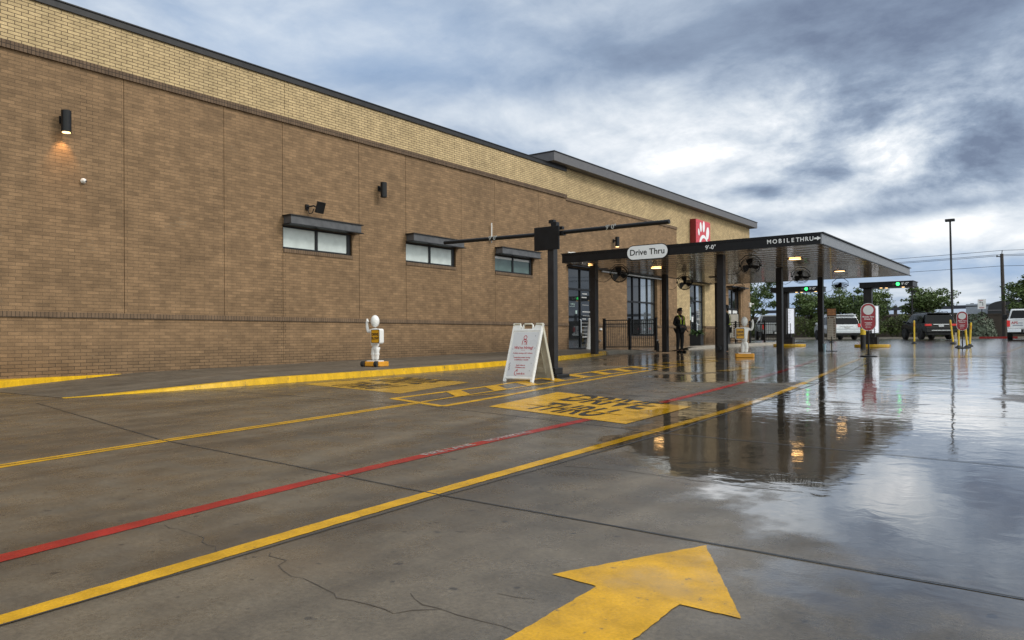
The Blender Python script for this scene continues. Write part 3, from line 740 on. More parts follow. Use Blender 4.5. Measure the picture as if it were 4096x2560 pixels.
for k in range(13):
    z = 1.0 + k * .16
    if rr.random() < .75: mb.box(TX - .189, TX - .186, 29.1 + rr.random() * .12, 29.45 + rr.random() * .45, z, z + rr.choice((.018, .018, .05)))
mb.build('window_print', pmat('pale window print', (.42, .42, .42), .6), da)
mb = MB(); mb.box(TX - .189, TX - .186, 28.6, 28.73, 2.05, 2.19); mb.build('notice', PAPERG, da)
mb = MB(); mb.box(TX - .189, TX - .186, 28.1, 28.55, 2.35, 2.36); mb.text('OPEN', .13, frame((TX - .178, 28.35, 2.45), (0, 1, 0), (0, 0, 1))); mb.build('window_print', PAPERG, da)
mb = MB(); mb.box(TX - .189, TX - .186, 40.70, 41.15, 1.95, 2.70); mb.build('notice', PAPERG, db)
mb = MB(); mb.box(TX - .189, TX - .186, 41.25, 41.48, 1.85, 2.15); mb.build('notice', PAPER, db)
mb = MB()
for z, a, b in ((2.55, 42.0, 42.4), (2.42, 41.95, 42.45), (2.3, 42., 42.4), (2.05, 42., 42.4), (1.98, 42., 42.4), (1.70, 42., 42.35), (1.2, 42., 42.45), (1.1, 42., 42.4), (1.0, 42., 42.4)):
    mb.box(TX - .189, TX - .186, a, b, z, z + .025)
mb.text('313', .16, frame((TX - .178, 41.3, 3.6), (0, 1, 0), (0, 0, 1)))
mb.build('window_print', pmat('pale door print', (.5, .5, .5), .6), db)
for y0, y1 in ((46.68, 47.55), (47.75, 48.6)):
    mb = MB(); mb.box(TX - .189, TX - .186, y0, y1, 1.08, 2.68); p = mb.build('window_poster', PAPER, wf)
    mb = MB(); r2 = random.Random(int(y0))
    for k in range(9): mb.box(TX - .1855, TX - .184, y0 + .2 + .1 * r2.random(), y1 - .2 - .15 * r2.random(), 1.25 + k * .15, 1.25 + k * .15 + .05 * r2.random() + .01)
    mb.build('poster_print', pmat('grey poster print', (.25, .25, .3), .6), p)
# slim dark canopy rail along the storefront
mb = MB(); mb.box(TX + .005, TX + .42, 30.2, 37.0, 4.08, 4.16); mb.box(TX + .005, TX + .46, 40.1, 43.6, 4.10, 4.19); mb.box(TX + .005, TX + .4, 46.2, 49.2, 4.08, 4.16); mb.box(TX + .005, TX + .3, 27.6, 30.15, 4.06, 4.13)
mb.build('storefront_canopy', BLK, bld)
mb = MB(); mb.box(TX + .06, TX + .1, 30.5, 36.9, 3.99, 4.05); mb.build('painted_lit_edge', PAPER, bld)  # pale bar stands in for the brightly lit canopy edge, no lamp
mb = MB()
mb.box(TX + .002, TX + .03, 36.75, 36.85, 1.6, 4.0); mb.build('downpipe', BRN, bld); mb = MB(); mb.box(TX + .002, TX + .03, 49.1, 49.2, .7, 5.4); mb.build('downpipe', BRN, bld)
mb = MB(); mb.box(TX, TX + .06, 30.35, 30.5, 1.33, 1.42); mb.build('wall_socket', PAPER, bld); mb = MB(); mb.lathe([(.05, 0), (.05, .06)], (0, 0, 0), 10, frame((TX, 30.35, .85), (0, 1, 0), (0, 0, 1))); mb.build('hose_tap', CHROME, bld)

# wall lamps
def wall_lamp(y, z, x, label, lit, h=.46):
    t = thing('wall_lamp', label, 'wall lamp', (x, y, z), 0, 'cylinder wall lamps')
    mb = MB(); n = 24
    mb.lathe([(.085, -h / 2), (.098, -h / 2), (.098, h / 2 - .005), (.09, h / 2), (.0, h / 2)], (.20, 0, 0), n)
    mb.build('lamp_shade', BLK, t)
    mb = MB(); mb.box(.0, .03, -.06, .06, -.02, .14); mb.box(.03, .115, -.03, .03, .02, .09); mb.build('bracket', BLK, t, .004)
    mb = MB(); mb.lathe([(.078, -h / 2 - .012), (.078, -h / 2 - .001)], (.20, 0, 0), n); mb.build('bulb', WARM if lit > 5 else (WARM2 if lit else BLK), t)
    if lit:
        l = bpy.data.lights.new('lamp_glow', 'SPOT'); l.energy = lit; l.color = (1., .58, .24); l.spot_size = R(75); l.spot_blend = .8; l.shadow_soft_size = .05
        lo = bpy.data.objects.new('lamp_glow', l); COL.objects.link(lo); lo.parent = t; lo.location = (.20, 0, -h / 2 - .03)
        d = Vector((-.42, 0, -1)).normalized(); lo.rotation_euler = (-d).to_track_quat('Z', 'Y').to_euler()
wall_lamp(7.40, 5.64, WX, 'black cylinder wall lamp glowing warm beside the left edge of the brick wall', 25.)
wall_lamp(16.62, 5.60, WX, 'unlit black cylinder wall lamp between the first two small windows', 0.)
wall_lamp(31.75, 5.48, TX, 'black cylinder wall lamp above the Drive Thru oval sign', 8.)
# cameras and aerial
t = thing('security_camera', 'small white dome camera below the lit wall lamp', 'camera', (WX, 7.82, 4.47))
mb = MB(); mb.lathe([(.052, 0), (.058, .02), (.055, .05)], (0, 0, 0), 16, frame((0, 0, 0), (0, 1, 0), (0, 0, 1))); mb.build('mount', WHT, t)
mb = MB(); mb.ball((.06, 0, 0), .048); mb.build('dome', WHT, t, smooth=True)
mb = MB(); mb.ball((.092, .025, -.012), .02); mb.build('lens', GLASS, t, smooth=True)
t = thing('floodlight', 'black angled floodlight on a bent arm above the first window awning', 'floodlight', (WX, 13.9, 4.66))
mb = MB(); mb.box(0, .05, -.12, -.02, -.02, .12); mb.tube([(.04, -.07, .05), (.2, .02, .08), (.3, .08, .02)], .022); mb.tube([(.05, -.07, -.02), (.1, -.05, -.14), (.16, 0., -.12), (.2, .03, .0)], .014); mb.build('bracket', BLK, t)
M_ = Matrix.Translation((.34, .12, .02)) @ Matrix.Rotation(R(20), 4, 'Y') @ Matrix.Rotation(R(-20), 4, 'Z')
mb = MB(); mb.box(-.03, .04, -.11, .13, -.15, .17, M_); mb.box(-.09, -.03, -.07, .07, -.08, .09, M_); mb.build('floodlight_head', BLK, t, .008)
t = thing('aerial', 'white stick aerial on the brown wall above the third small window', 'aerial', (WX + .03, 22.2, 4.62))
mb = MB(); mb.tube([(.05, 0, .1), (.05, 0, .62)], .022); mb.build('rod', WHT, t)
mb = MB(); mb.box(-.03, .08, -.06, .06, .0, .1); mb.tube([(.05, 0, -.12), (.05, 0, 0)], .015); mb.build('mount', GRYM, t)
t = thing('security_camera', 'white bullet camera beside the clearance post box on the far brick wall', 'camera', (TX, 27.75, 4.62))
mb = MB(); mb.box(0, .05, -.05, .05, -.05, .05); mb.build('mount', WHT, t); mb = MB(); mb.tube([(.05, 0, -.02), (.16, .1, .0), (.3, .2, -.03)], .05); mb.build('camera_body', WHT, t)
t = thing('wall_sensor', 'white box sensor on the far corner of the brick building', 'sensor', (TX, YB - .15, 3.1))
mb = MB(); mb.box(0, .1, -.12, .12, -.14, .14); mb.build('sensor_box', WHT, t, .01); mb = MB(); mb.tube([(.1, .05, .05), (.28, .1, .06)], .04); mb.build('sensor_head', WHT, t)

# red wall sign
t = thing('wall_sign', 'square red wall sign with a white curled C emblem above the canopy', 'sign', (-17.0, 41.70, 6.60))
S_ = 2.1
mb = MB(); mb.box(-.36, -.012, -S_ / 2, S_ / 2, -S_ / 2, S_ / 2); mb.build('sign_case', REDD, t, .01)
mb = MB(); mb.box(-.012, .0, -S_ / 2 + .01, S_ / 2 - .01, -S_ / 2 + .01, S_ / 2 - .01); mb.build('sign_face', REDS, t)
Fm = frame((0, 0, 0), (0, 1, 0), (0, 0, 1)); mb = MB()
for cx, cy, a, b, ro in ((-.66, .33, .11, .20, .25), (-.38, .64, .14, .28, .12), (.05, .70, .155, .32, -.08), (.62, .38, .21, .38, -.25)): mb.prism(ellipse(cx, cy, a, b, ro), .002, .012, Fm)
arc = [(.05 + .60 * math.cos(R(a)), -.52 + .66 * math.sin(R(a))) for a in range(20, 250, 10)]
stroke(mb, arc, [.07 + .13 * math.sin(math.pi * i / (len(arc) - 1)) for i in range(len(arc))], .002, .012, Fm)
arc = [(.25 + .2 * math.cos(R(a)), -.45 + .24 * math.sin(R(a))) for a in range(60, 300, 15)]
stroke(mb, arc, .09, .002, .0125, Fm); mb.prism(ellipse(.62, -.14, .09, .09), .002, .0118, Fm)
mb.build('emblem', SIGNW, t)

# ------------------------------------------------------------------ drive thru canopy
CZ, CT = 3.43, 3.70; CX0, CX1, CY0, CY1 = -13.38, -5.29, 20.98, 34.45
can = thing('drive_thru_canopy', 'flat black drive thru canopy on square steel columns beside the brick building', 'canopy', (0, 0, 0))
mb = MB(); mb.box(CX0, CX1 - .03, CY0, CY0 + .03, CZ - .005, CT); mb.box(CX0, CX0 + .03, CY0 + .03, CY1, CZ - .005, CT); mb.box(CX0, CX1 - .03, CY0 - .02, CY0 - .001, CT - .03, CT + .01); mb.build('fascia', BLK, can)
mb = MB(); mb.box(CX1 - .03, CX1, CY0, CY1, CZ - .005, CT); mb.build('side_fascia', GRYM, can)
mb = MB(); mb.box(CX0 + .03, CX1 - .03, CY1 - .03, CY1, CZ - .005, CT); mb.build('rear_fascia', GRYM, can)
mb = MB(); mb.box(CX0 - .03, CX1 + .05, CY0 - .03, CY1 + .05, CT + .011, CT + .035); mb.box(CX1 + .001, CX1 + .05, CY0, CY1 + .05, CZ - .03, CZ - .008); mb.build('canopy_roof', BLK, can)
mb = MB(); NR = 22; pr = []
for k in range(NR):
    y0 = CY0 + .031 + k * (CY1 - CY0 - .062) / NR; pw = (CY1 - CY0 - .062) / NR
    pr += [(y0, .016), (y0 + .012, .016), (y0 + .02, .0), (y0 + pw * .35, .012), (y0 + pw * .65, .012), (y0 + pw - .02, 0.), (y0 + pw - .012, .016)]
for y_, dz in pr: mb.v += [(CX0 + .031, y_, CZ + dz), (CX1 - .031, y_, CZ + dz)]
for k in range(len(pr) - 1): mb.f.append((2 * k, 2 * k + 1, 2 * k + 3, 2 * k + 2))
mb.build('ceiling', CEIL, can, smooth=False, fix=False)
mb = MB(); mb.box(CX0 + .03, CX1 - .03, CY0 + .03, CY1 - .03, CZ + .03, CZ + .26); mb.build('roof_deck', SOFF, can)
colpos = [(-8.40, 21.95, 0), (-8.40, 27.55, 0), (-8.40, 33.05, 0), (-12.92, 22.25, .115), (-12.70, 27.30, .06), (-12.8, 33.0, .02)]
for x, y, h in colpos:
    mb = MB(); a = .102; mb.box(x - a, x + a, y - a, y + a, gz(y) + h - .02, CZ)
    c = mb.build('column', BRZ, can, .008)
mb = MB(); M_ = frame((-8.40 - .03, 21.95 - .105, gz(21.95) + .30), (1, 0, 0), (0, 0, 1)); mb.lathe([(.085, 0), (.085, .05), (.06, .06), (.06, .11), (.08, .12), (.08, .15)], (0, 0, 0), 14, M_); mb.build('pipe_outlet', BLK, can)
mb = MB(); Fm = frame((0, CY0 - .022, 0), (1, 0, 0), (0, 0, 1))
mb.text("9'-0\"", .17, frame((-8.33, CY0 - .024, 3.555), (1, 0, 0), (0, 0, 1)), bold=.01); mb.build('lettering', WHTT, can); mb = MB()
x = -6.72
Ft = lambda cx: frame((cx, CY0 - .024, 3.575), (1, 0, 0), (0, 0, 1))
for i, ch in enumerate('MOBILE THRU'):
    xx = (-6.66, -6.505, -6.365, -6.255, -6.155, -6.03, 0, -5.90, -5.785, -5.665, -5.545)[i]
    if ch != ' ': mb.text(ch, .158, Ft(xx), bold=.018)
mb.build('lettering', WHTT, can); mb = MB()
mb.prism([(-5.475, -.022), (-5.40, -.022), (-5.40, -.055), (-5.30, 0), (-5.40, .055), (-5.40, .022), (-5.475, .022)], 0, .006, frame((0, CY0 - .024, 3.575), (1, 0, 0), (0, 0, 1)))
mb.build('arrow', WHTT, can)
t = thing('oval_sign', 'white oval Drive Thru sign on the canopy front', 'sign', (-10.31, CY0 - .05, 3.565))
Fm = frame((0, 0, 0), (1, 0, 0), (0, 0, 1))
mb = MB(); mb.prism(rrect(1.38, .46, .229, 10), -.03, .0, Fm); mb.build('sign_edge', BLK, t)
mb = MB(); mb.prism(rrect(1.33, .41, .204, 10), .0, .012, Fm); mb.build('sign_face', SIGNW, t)
mb = MB(); mb.text('Drive Thru', .255, Fm @ Matrix.Translation((0, 0, .014)), bold=.014); mb.build('lettering', BLKT, t)
# ceiling lamps
names = [(-11.75, 24.56, 'warm recessed canopy lamp nearest the Drive Thru oval sign', WARM), (-7.01, 24.58, 'warm recessed canopy lamp below the Mobile Thru lettering', WARM), (-7.01, 30.3, 'warm recessed canopy lamp farthest back on the open right side', WARM), (-13.0, 22.2, 'small warm lamp at the canopy corner above the left entrance door', WARM), (-11.79, 30.04, 'dim recessed canopy lamp beside the planter entrance', BLK)]
for x, y, lab, m_ in names:
    t = thing('ceiling_lamp', lab, 'ceiling lamp', (x, y, CZ), 0, 'recessed lamps in the canopy ceiling'); k = .6 if x < -12.9 else 1.
    mb = MB(); mb.lathe([(.23 * k, -.012), (.24 * k, .0), (.19 * k, .001), (.185 * k, -.012)], (0, 0, 0), 24); mb.build('trim_ring', SOFF, t)
    mb = MB(); mb.lathe([(.18 * k, -.016), (.18 * k, -.002)], (0, 0, 0), 24); mb.build('diffuser', m_, t)
# fans
def make_fan(x, y, rz, tilt, label):
    t = thing('ceiling_fan', label, 'fan', (x, y, CZ), rz, 'caged fans hanging under the canopy')
    cz, r = -.34, .27
    T = Matrix.Translation((0, 0, cz)) @ Matrix.Rotation(tilt, 4, 'X')
    ring = lambda rr_, yy, n=36: [(rr_ * math.cos(2 * math.pi * i / n), yy, rr_ * math.sin(2 * math.pi * i / n)) for i in range(n)]
    mb = MB(); mb.tube(ring(r, 0), .011, 6, True, T); mb.tube(ring(r * .98, -.07), .007, 6, True, T); mb.tube(ring(r * .98, .07), .007, 6, True, T)
    for q in (-.085, .085):
        for rr_ in (.08, .15, .21): mb.tube(ring(rr_, q), .0025, 4, True, T)
        for i in range(18):
            a = 2 * math.pi * i / 18; mb.tube([(.05 * math.cos(a), q, .05 * math.sin(a)), (r * .97 * math.cos(a), q * .82, r * .97 * math.sin(a))], .0025, 4, False, T)
    mb.build('cage', BLK, t)
    mb = MB(); mb.lathe([(.06, -.06), (.065, .0), (.06, .1), (.03, .13)], (0, 0, 0), 14, T @ Matrix.Rotation(R(90), 4, 'X')); mb.build('motor', BLK, t, smooth=False)
    for i in range(3):
        mb = MB(); B = T @ Matrix.Rotation(2 * math.pi * i / 3 + .5, 4, 'Y'); P = [(.05, .045), (.14, .10), (.235, .12), (.25, .02), (.21, -.08), (.11, -.07), (.05, -.03)]
        n = len(P); vs = [(p[0], -.02 + p[1] * .35, p[1]) for p in P] + [(p[0], -.012 + p[1] * .35, p[1]) for p in P]
        mb.add(vs, [tuple(range(n)), tuple(range(2 * n - 1, n - 1, -1))] + [(a, (a + 1) % n, n + (a + 1) % n, n + a) for a in range(n)], B); mb.build('blade', BRZ, t)
    mb = MB(); mb.tube([(-.30, 0, cz), (-.30, 0, cz + .16), (-.12, 0, -.03), (.12, 0, -.03), (.30, 0, cz + .16), (.30, 0, cz)], .012, 6); mb.tube([(-.03, 0, -.03), (-.03, 0, 0)], .014, 6); mb.tube([(.03, 0, -.03), (.03, 0, 0)], .014, 6)
    mb.ball((-.30, 0, cz), .028); mb.ball((.30, 0, cz), .028); mb.build('bracket', BLK, t)
    mb = MB(); pts = [(-.26, .02, cz - .1), (-.36, .02, cz - .2), (-.5, .02, cz - .26), (-.7, .02, cz - .22), (-.86, .02, cz - .12)]
    mb.tube([(p[0], p[1], p[2]) for p in pts], .008, 5); mb.build('cord', BLK, t)
make_fan(-12.07, 22.43, R(32), R(-12), 'caged black fan with a knotted cord by the leftmost back column')
make_fan(-12.06, 27.7, R(30), R(-10), 'caged black fan hanging above the person holding a tablet')
make_fan(-7.66, 22.34, R(18), R(-32), 'large looking caged black fan nearest the Mobile Thru lettering')
make_fan(-7.66, 27.54, R(20), R(-38), 'caged black fan between the second and third front columns')
make_fan(-7.78, 33.7, R(12), R(-72), 'caged black fan tilted flat at the rear edge of the canopy')
make_fan(-12.0, 33.4, R(-10), R(-60), 'caged black fan near the brick wall at the canopy rear')

# ------------------------------------------------------------------ clearance bar
py = 12.85; pz = gz(py); px = -8.42
t = thing('clearance_bar', "black clearance gate post with two arms marked 9' 0\"", 'clearance bar', (px, py, pz))
mb = MB(); mb.box(-.074, .074, -.074, .074, .03, 3.0); mb.build('post', BRZ, t, .006)
mb = MB(); mb.box(-.24, .24, -.24, .24, -.01, .07); mb.box(-.14, .14, -.14, .14, .07, .2); mb.build('base', BLK, t, .012)
mb = MB(); mb.box(-.37, .225, -.115, -.08, 2.56, 3.03); mb.build('back_panel', BLK, t, .004)
mb = MB(); mb.box(.0, .13, -.06, .06, 3.0, 3.12); mb.box(-.11, .26, -.04, .04, 2.96, 3.02); mb.box(.15, .29, -.05, .05, 2.84, 2.92); mb.box(-.06, .06, -.05, .05, 3.1, 3.17); mb.build('hinge_block', BLK, t, .004)
for sx_, tip, zt in ((-1, -11.30, 3.14), (1, -5.88, 3.095)):
    mb = MB(); z0 = 2.915 - 0; a = (.08 * sx_, 0, 2.90); b = (tip - px, 0, zt - pz + .0)
    d = Vector(b) - Vector(a)
    mb.tube([a, b], .042, 12); mb.build('arm', BLK, t)
    mb = MB(); o = Vector(a) + d * (.50 if sx_ < 0 else .52)
    mb.text("9' 0\"", .125, frame((o.x, -.05, o.z), d if sx_ > 0 else -d, (0, 0, 1)), bold=.01, ext=.004); mb.build('lettering', GRYT, t)
# ------------------------------------------------------------------ A-frame sign
t = thing('a_frame_sign', "white folding pavement sign reading We're Hiring in front of the clearance post", 'sign', (-8.30, 11.82, gz(11.8)), R(1.5))
ang = math.atan2(.38, 1.10); W_ = .66
def board_poly():
    h, s_ = 1.05, 1.16
    a = W_ / 2
    return [(-a, 0), (-a + .05, 0), (-a + .065, .055), (a - .065, .055), (a - .05, 0), (a, 0), (a, s_), (a - .15, s_), (a - .185, h), (a - .185 - .02, h - .005),
            (-a + .205, h - .005), (-a + .185, h), (-a + .15, s_), (-a, s_)]
for sgn, mt in ((-1, WHT), (1, WHTB)):
    Fm = frame((0, sgn * .38, 0), (1, 0, 0), (0, -sgn * math.sin(ang), math.cos(ang)))
    if sgn > 0: Fm = frame((0, .38, 0), (-1, 0, 0), (0, -math.sin(ang), math.cos(ang)))
    mb = MB(); mb.prism(board_poly(), -.028, .0, Fm)
    for e in (-W_ / 2, W_ / 2 - .03): mb.box(e, e + .03, .0, 1.155, .0005, .014, Fm); mb.box(e, e + .03, .0, 1.155, -.05, -.0285, Fm)
    for yy in (.065, 1.0): mb.box(-W_ / 2 + .03, W_ / 2 - .03, yy, yy + .03, .0005, .010, Fm)
    # grab handle
    mb.tube([(-.12, 1.03, -.014), (-.105, 1.12, -.014), (-.07, 1.145, -.014), (.07, 1.145, -.014), (.105, 1.12, -.014), (.12, 1.03, -.014)], .017, 8, False, Fm)
    if sgn > 0:
        for zz in (.22, .42, .62, .82): mb.prism(rrect(.42, .1, .04), -.045, -.0285, Fm @ Matrix.Translation((0, zz, 0)))
        mb.box(-.2, -.17, .12, 1.0, -.05, -.0287, Fm); mb.box(.17, .2, .12, 1.0, -.05, -.0287, Fm)
        for zz in (.32, .72): mb.lathe([(.04, -.045), (.04, -.0286)], (0, 0, 0), 12, Fm @ Matrix.Translation((.1, zz, 0)))
    bo = mb.build('board', mt, t, .004)
    if sgn < 0:
        mb = MB(); mb.prism(rrect(.56, .86, .012), .001, .005, Fm @ Matrix.Translation((0, .545, 0))); po = mb.build('poster', PANELW, t)
        mb = MB(); T = lambda x, y: Fm @ Matrix.Translation((x, y, .0065))
        mb.text("We're Hiring!", .076, T(0, .665), bold=.012); mb.build('lettering', REDT, po); mb = MB()
        mb.text('Positions starting at $15-16/hour', .033, T(0, .56), bold=.012); mb.build('lettering', REDT, po); mb = MB()
        mb.text('Leadership position starting', .033, T(0, .475), bold=.012); mb.text('at $50K/year + benefits', .033, T(0, .43), bold=.012); mb.build('lettering', REDT, po); mb = MB()
        mb.text('Apply online at:', .032, T(0, .325), bold=.012); mb.text('CFABelterra.com', .032, T(0, .28), bold=.012); mb.build('lettering', REDT, po); mb = MB()
        mb.text('hick-fil-A', .05, T(.035, .16), bold=.012)
        arc = [(-.07 + .035 * math.cos(R(a)), .172 + .045 * math.sin(R(a))) for a in range(40, 320, 20)]
        stroke(mb, arc, .01, .0064, .008, Fm)
        for k in (-1, 0, 1): mb.prism(ellipse(-.055 + k * .013, .232, .005, .011, -.2 * k), .0064, .008, Fm)
        for k in (-1, 0, 1): mb.prism(ellipse(k * .028, .615, .006, .006, 0, 10), .0064, .008, Fm)
        ringp = [(.034 * math.cos(2 * math.pi * i / 20), .87 + .036 * math.sin(2 * math.pi * i / 20)) for i in range(21)]; stroke(mb, ringp, .011, .0064, .008, Fm)
        stroke(mb, [(-.05, .725), (-.05, .80), (-.03, .825), (.03, .825), (.05, .80), (.05, .725)], .011, .0064, .008, Fm)
        mb.prism(ellipse(.01, .79, .022, .014), .0064, .008, Fm); stroke(mb, [(-.012, .78), (-.005, .73), (.028, .73), (.035, .78)], .005, .0064, .008, Fm)
        mb.build('lettering', REDT, po)
        mb = MB()
        for a_, b_ in ((.22, .90), (-.24, .64), (.23, .36), (.25, .66), (-.2, .5), (.22, .22)): mb.prism([(a_ - .009, b_), (a_, b_ - .012), (a_ + .009, b_), (a_, b_ + .012)], .0064, .0072, Fm)
        for k in range(3): stroke(mb, [(-.25 - .006 * k, .22 + .05 * k), (-.235, .27 + .05 * k)], .012, .0064, .0072, Fm)
        mb.build('poster_print', pmat('grey specks', (.2, .2, .23), .6), po)

# ------------------------------------------------------------------ drive slow figures
def drive_slow(loc, rz, label, mirror=1, wheels=False):
    t = thing('drive_slow_figure', label, 'warning figure', loc, rz, 'white drive slow figures')
    mb = MB(); mb.prism(rrect(.56, .40, .05), 0., .115); mb.build('base', ORGB, t, .012)
    if wheels:
        for xx in (-.20, .2):
            mb = MB(); mb.lathe([(.07, -.04), (.07, .04)], (0, 0, 0), 16, frame((xx, -.21, .062), (0, 1, 0), (0, 0, 1))); mb.build('wheel', TYRE, t)
        mb = MB(); mb.box(-.13, .13, -.222, -.2005, .02, .1); mb.build('base_recess', ORGB, t)
    mb = MB(); mb.prism(rrect(.36, .24, .02), .116, .14); mb.build('foot_plate', WHT, t, .004)
    m_ = mirror
    nodes = {'hip': (0, 0, .58, (.098, .085)), 'waist': (0, 0, .70, (.10, .08)), 'chest': (0, 0, .85, (.112, .085)), 'neck': (0, 0, .945, (.045, .045)),
             'lk': (-.052, 0, .38, (.053, .062)), 'la': (-.051, 0, .29, (.054, .064)), 'lf': (-.05, 0, .15, (.043, .055)), 'rk': (.052, 0, .38, (.053, .062)), 'ra': (.051, 0, .29, (.054, .064)), 'rf': (.05, 0, .15, (.043, .055)),
             'sh': (.115 * m_, 0, .87, .045), 'elb': (.215 * m_, 0, .84, .04), 'fore': (.245 * m_, .0, .95, .037), 'wr': (.25 * m_, 0, 1.02, .033), 'palm': (.25 * m_, 0, 1.10, (.042, .03)), 'tip': (.238 * m_, 0, 1.17, (.026, .018)), 'th': (.195 * m_, 0, 1.09, .014),
             'sh2': (-.115 * m_, 0, .85, .045), 'elb2': (-.15 * m_, -.05, .70, .04), 'h2': (-.13 * m_, -.10, .62, .034)}
    ed = [('hip', 'waist'), ('waist', 'chest'), ('chest', 'neck'), ('hip', 'lk'), ('lk', 'la'), ('la', 'lf'), ('hip', 'rk'), ('rk', 'ra'), ('ra', 'rf'), ('chest', 'sh'), ('sh', 'elb'), ('elb', 'fore'), ('fore', 'wr'), ('wr', 'palm'), ('palm', 'tip'), ('palm', 'th'), ('chest', 'sh2'), ('sh2', 'elb2'), ('elb2', 'h2')]
    skin(nodes, ed).build('figure_body', WHT, t, smooth=True)
    mb = MB(); mb.ball((0, 0, 1.10), (.102, .115, .15), 20, 14); mb.build('head', WHT, t, smooth=True)
    mb = MB()
    for sx_ in (-.051, .051): mb.lathe([(.061, .0), (.064, .02), (.061, .04)], (sx_, 0, .275), 16)
    mb.build('trouser_cuff', WHT, t)
    mb = MB(); M_ = Matrix.Translation((-.13 * m_, -.085, .73)); Fm = M_ @ frame((0, 0, 0), (1, 0, 0), (0, 0, 1)); mb.prism(rrect(.29, .37, .05), -.085, .075, Fm); bo = mb.build('sign_box', WHT, t, .02)
    for zz, rev in ((.077, 1), (-.087, -1)):
        F2 = Fm @ Matrix.Translation((0, 0, zz)) if rev > 0 else Fm @ Matrix.Translation((0, 0, zz)) @ Matrix.Rotation(math.pi, 4, 'Y')
        mb = MB(); mb.prism(rrect(.245, .325, .025), 0, .003, F2); so = mb.build('sign_border', BLKT, t)
        mb = MB(); mb.prism(rrect(.22, .30, .02), .0032, .0052, F2); mb.build('sign_face', ORG, so)
        mb = MB(); mb.text('DRIVE', .088, F2 @ Matrix.Translation((0, .045, .0065)), bold=.035, sx=.82); mb.text('SLOW', .088, F2 @ Matrix.Translation((0, -.05, .0065)), bold=.035, sx=.86); mb.build('lettering', BLKT, so)
    return t
x1, y1 = og(875, 862, .12)
drive_slow((-13.75, 13.05, gz(13.05) + .128), R(8), 'white waving figure with a Drive Slow sign on the sidewalk behind the yellow kerb', -1, True)
drive_slow((-8.12, 23.1, gz(23.1)), R(22), 'white waving figure with a Drive Slow sign beside a canopy column', 1, False)

# ------------------------------------------------------------------ pickup cone sign
t = thing('pickup_post', 'white leaning tube post reading Third Party Pickup by the left entrance door', 'sign', (-16.55, 28.1, gz(28) + .115), R(30))
mb = MB(); M_ = Matrix.Rotation(R(3), 4, 'Y'); mb.lathe([(.165, 0), (.165, .02), (.15, .04), (.115, 1.2), (.13, 1.28), (.12, 1.32), (.09, 1.33)], (0, 0, 0), 20, M_); mb.build('tube', WHT, t, smooth=True)
mb = MB(); mb.box(.0, .20, -.155, -.145, .12, 1.22, M_); so = mb.build('sign_panel', WHT, t)
mb = MB(); mb.box(.025, .18, -.159, -.1555, .22, .86, M_); mb.build('red_panel', REDS, so)
mb = MB(); mb.text('THIRD PARTY', .10, M_ @ frame((.065, -.161, .54), (0, 0, 1), (-1, 0, 0)), bold=.02, sx=.85); mb.text('PICKUP', .085, M_ @ frame((.14, -.161, .46), (0, 0, 1), (-1, 0, 0)), bold=.02); mb.build('lettering', WHTT, so)
mb = MB(); mb.text('THIRD\nPARTY\nPICKUP', .055, M_ @ frame((.10, -.158, 1.0), (1, 0, 0), (0, 0, 1)), bold=.02); mb.box(.15, .20, -.1585, -.1556, 1.1, 1.2, M_); mb.build('heading', REDT, so)

# ------------------------------------------------------------------ railings
def railing(name, label, p0, p1, nseg, h, gap, zoff):
    t = thing(name, label, 'railing', (0, 0, 0)); a = Vector(p0); b = Vector(p1); d = b - a
    Z = lambda p: gz(p.y) + zoff
    for i in range(nseg + 1):
        p = a + d * (i / nseg); mb = MB(); s_ = .045; mb.box(p.x - s_, p.x + s_, p.y - s_, p.y + s_, Z(p) - .02, Z(p) + h + .03); mb.box(p.x - s_ - .01, p.x + s_ + .01, p.y - s_ - .01, p.y + s_ + .01, Z(p) + h + .03, Z(p) + h + .05); mb.build('post', BLK, t)
    for i in range(nseg):
        p = a + d * (i / nseg); q = a + d * ((i + 1) / nseg); u = d.normalized(); p = p + u * .046; q = q - u * .046
        mb = MB()
        for zz in (.12, h - .18, h - .03): mb.tube([(p.x, p.y, Z(p) + zz), (q.x, q.y, Z(q) + zz)], .019, 4)
        n = int((q - p).length / gap)
        for k in range(n):
            r_ = p + (q - p) * ((k + .5) / n); mb.tube([(r_.x, r_.y, Z(r_) + .12), (r_.x, r_.y, Z(r_) + h - .03)], .011, 4)
        mb.build('rail_panel', BLK, t)
railing('walkway_railing', 'black picket railing on the kerb by the left entrance door', (-15.25, 27.05), (-13.2, 27.5), 2, 1.22, .078, .12)
railing('patio_railing', 'black picket railing beyond the brick corner in front of the parked pickup', (-16.95, 44.3), (-13.6, 44.5), 4, 1.22, .11, .14)

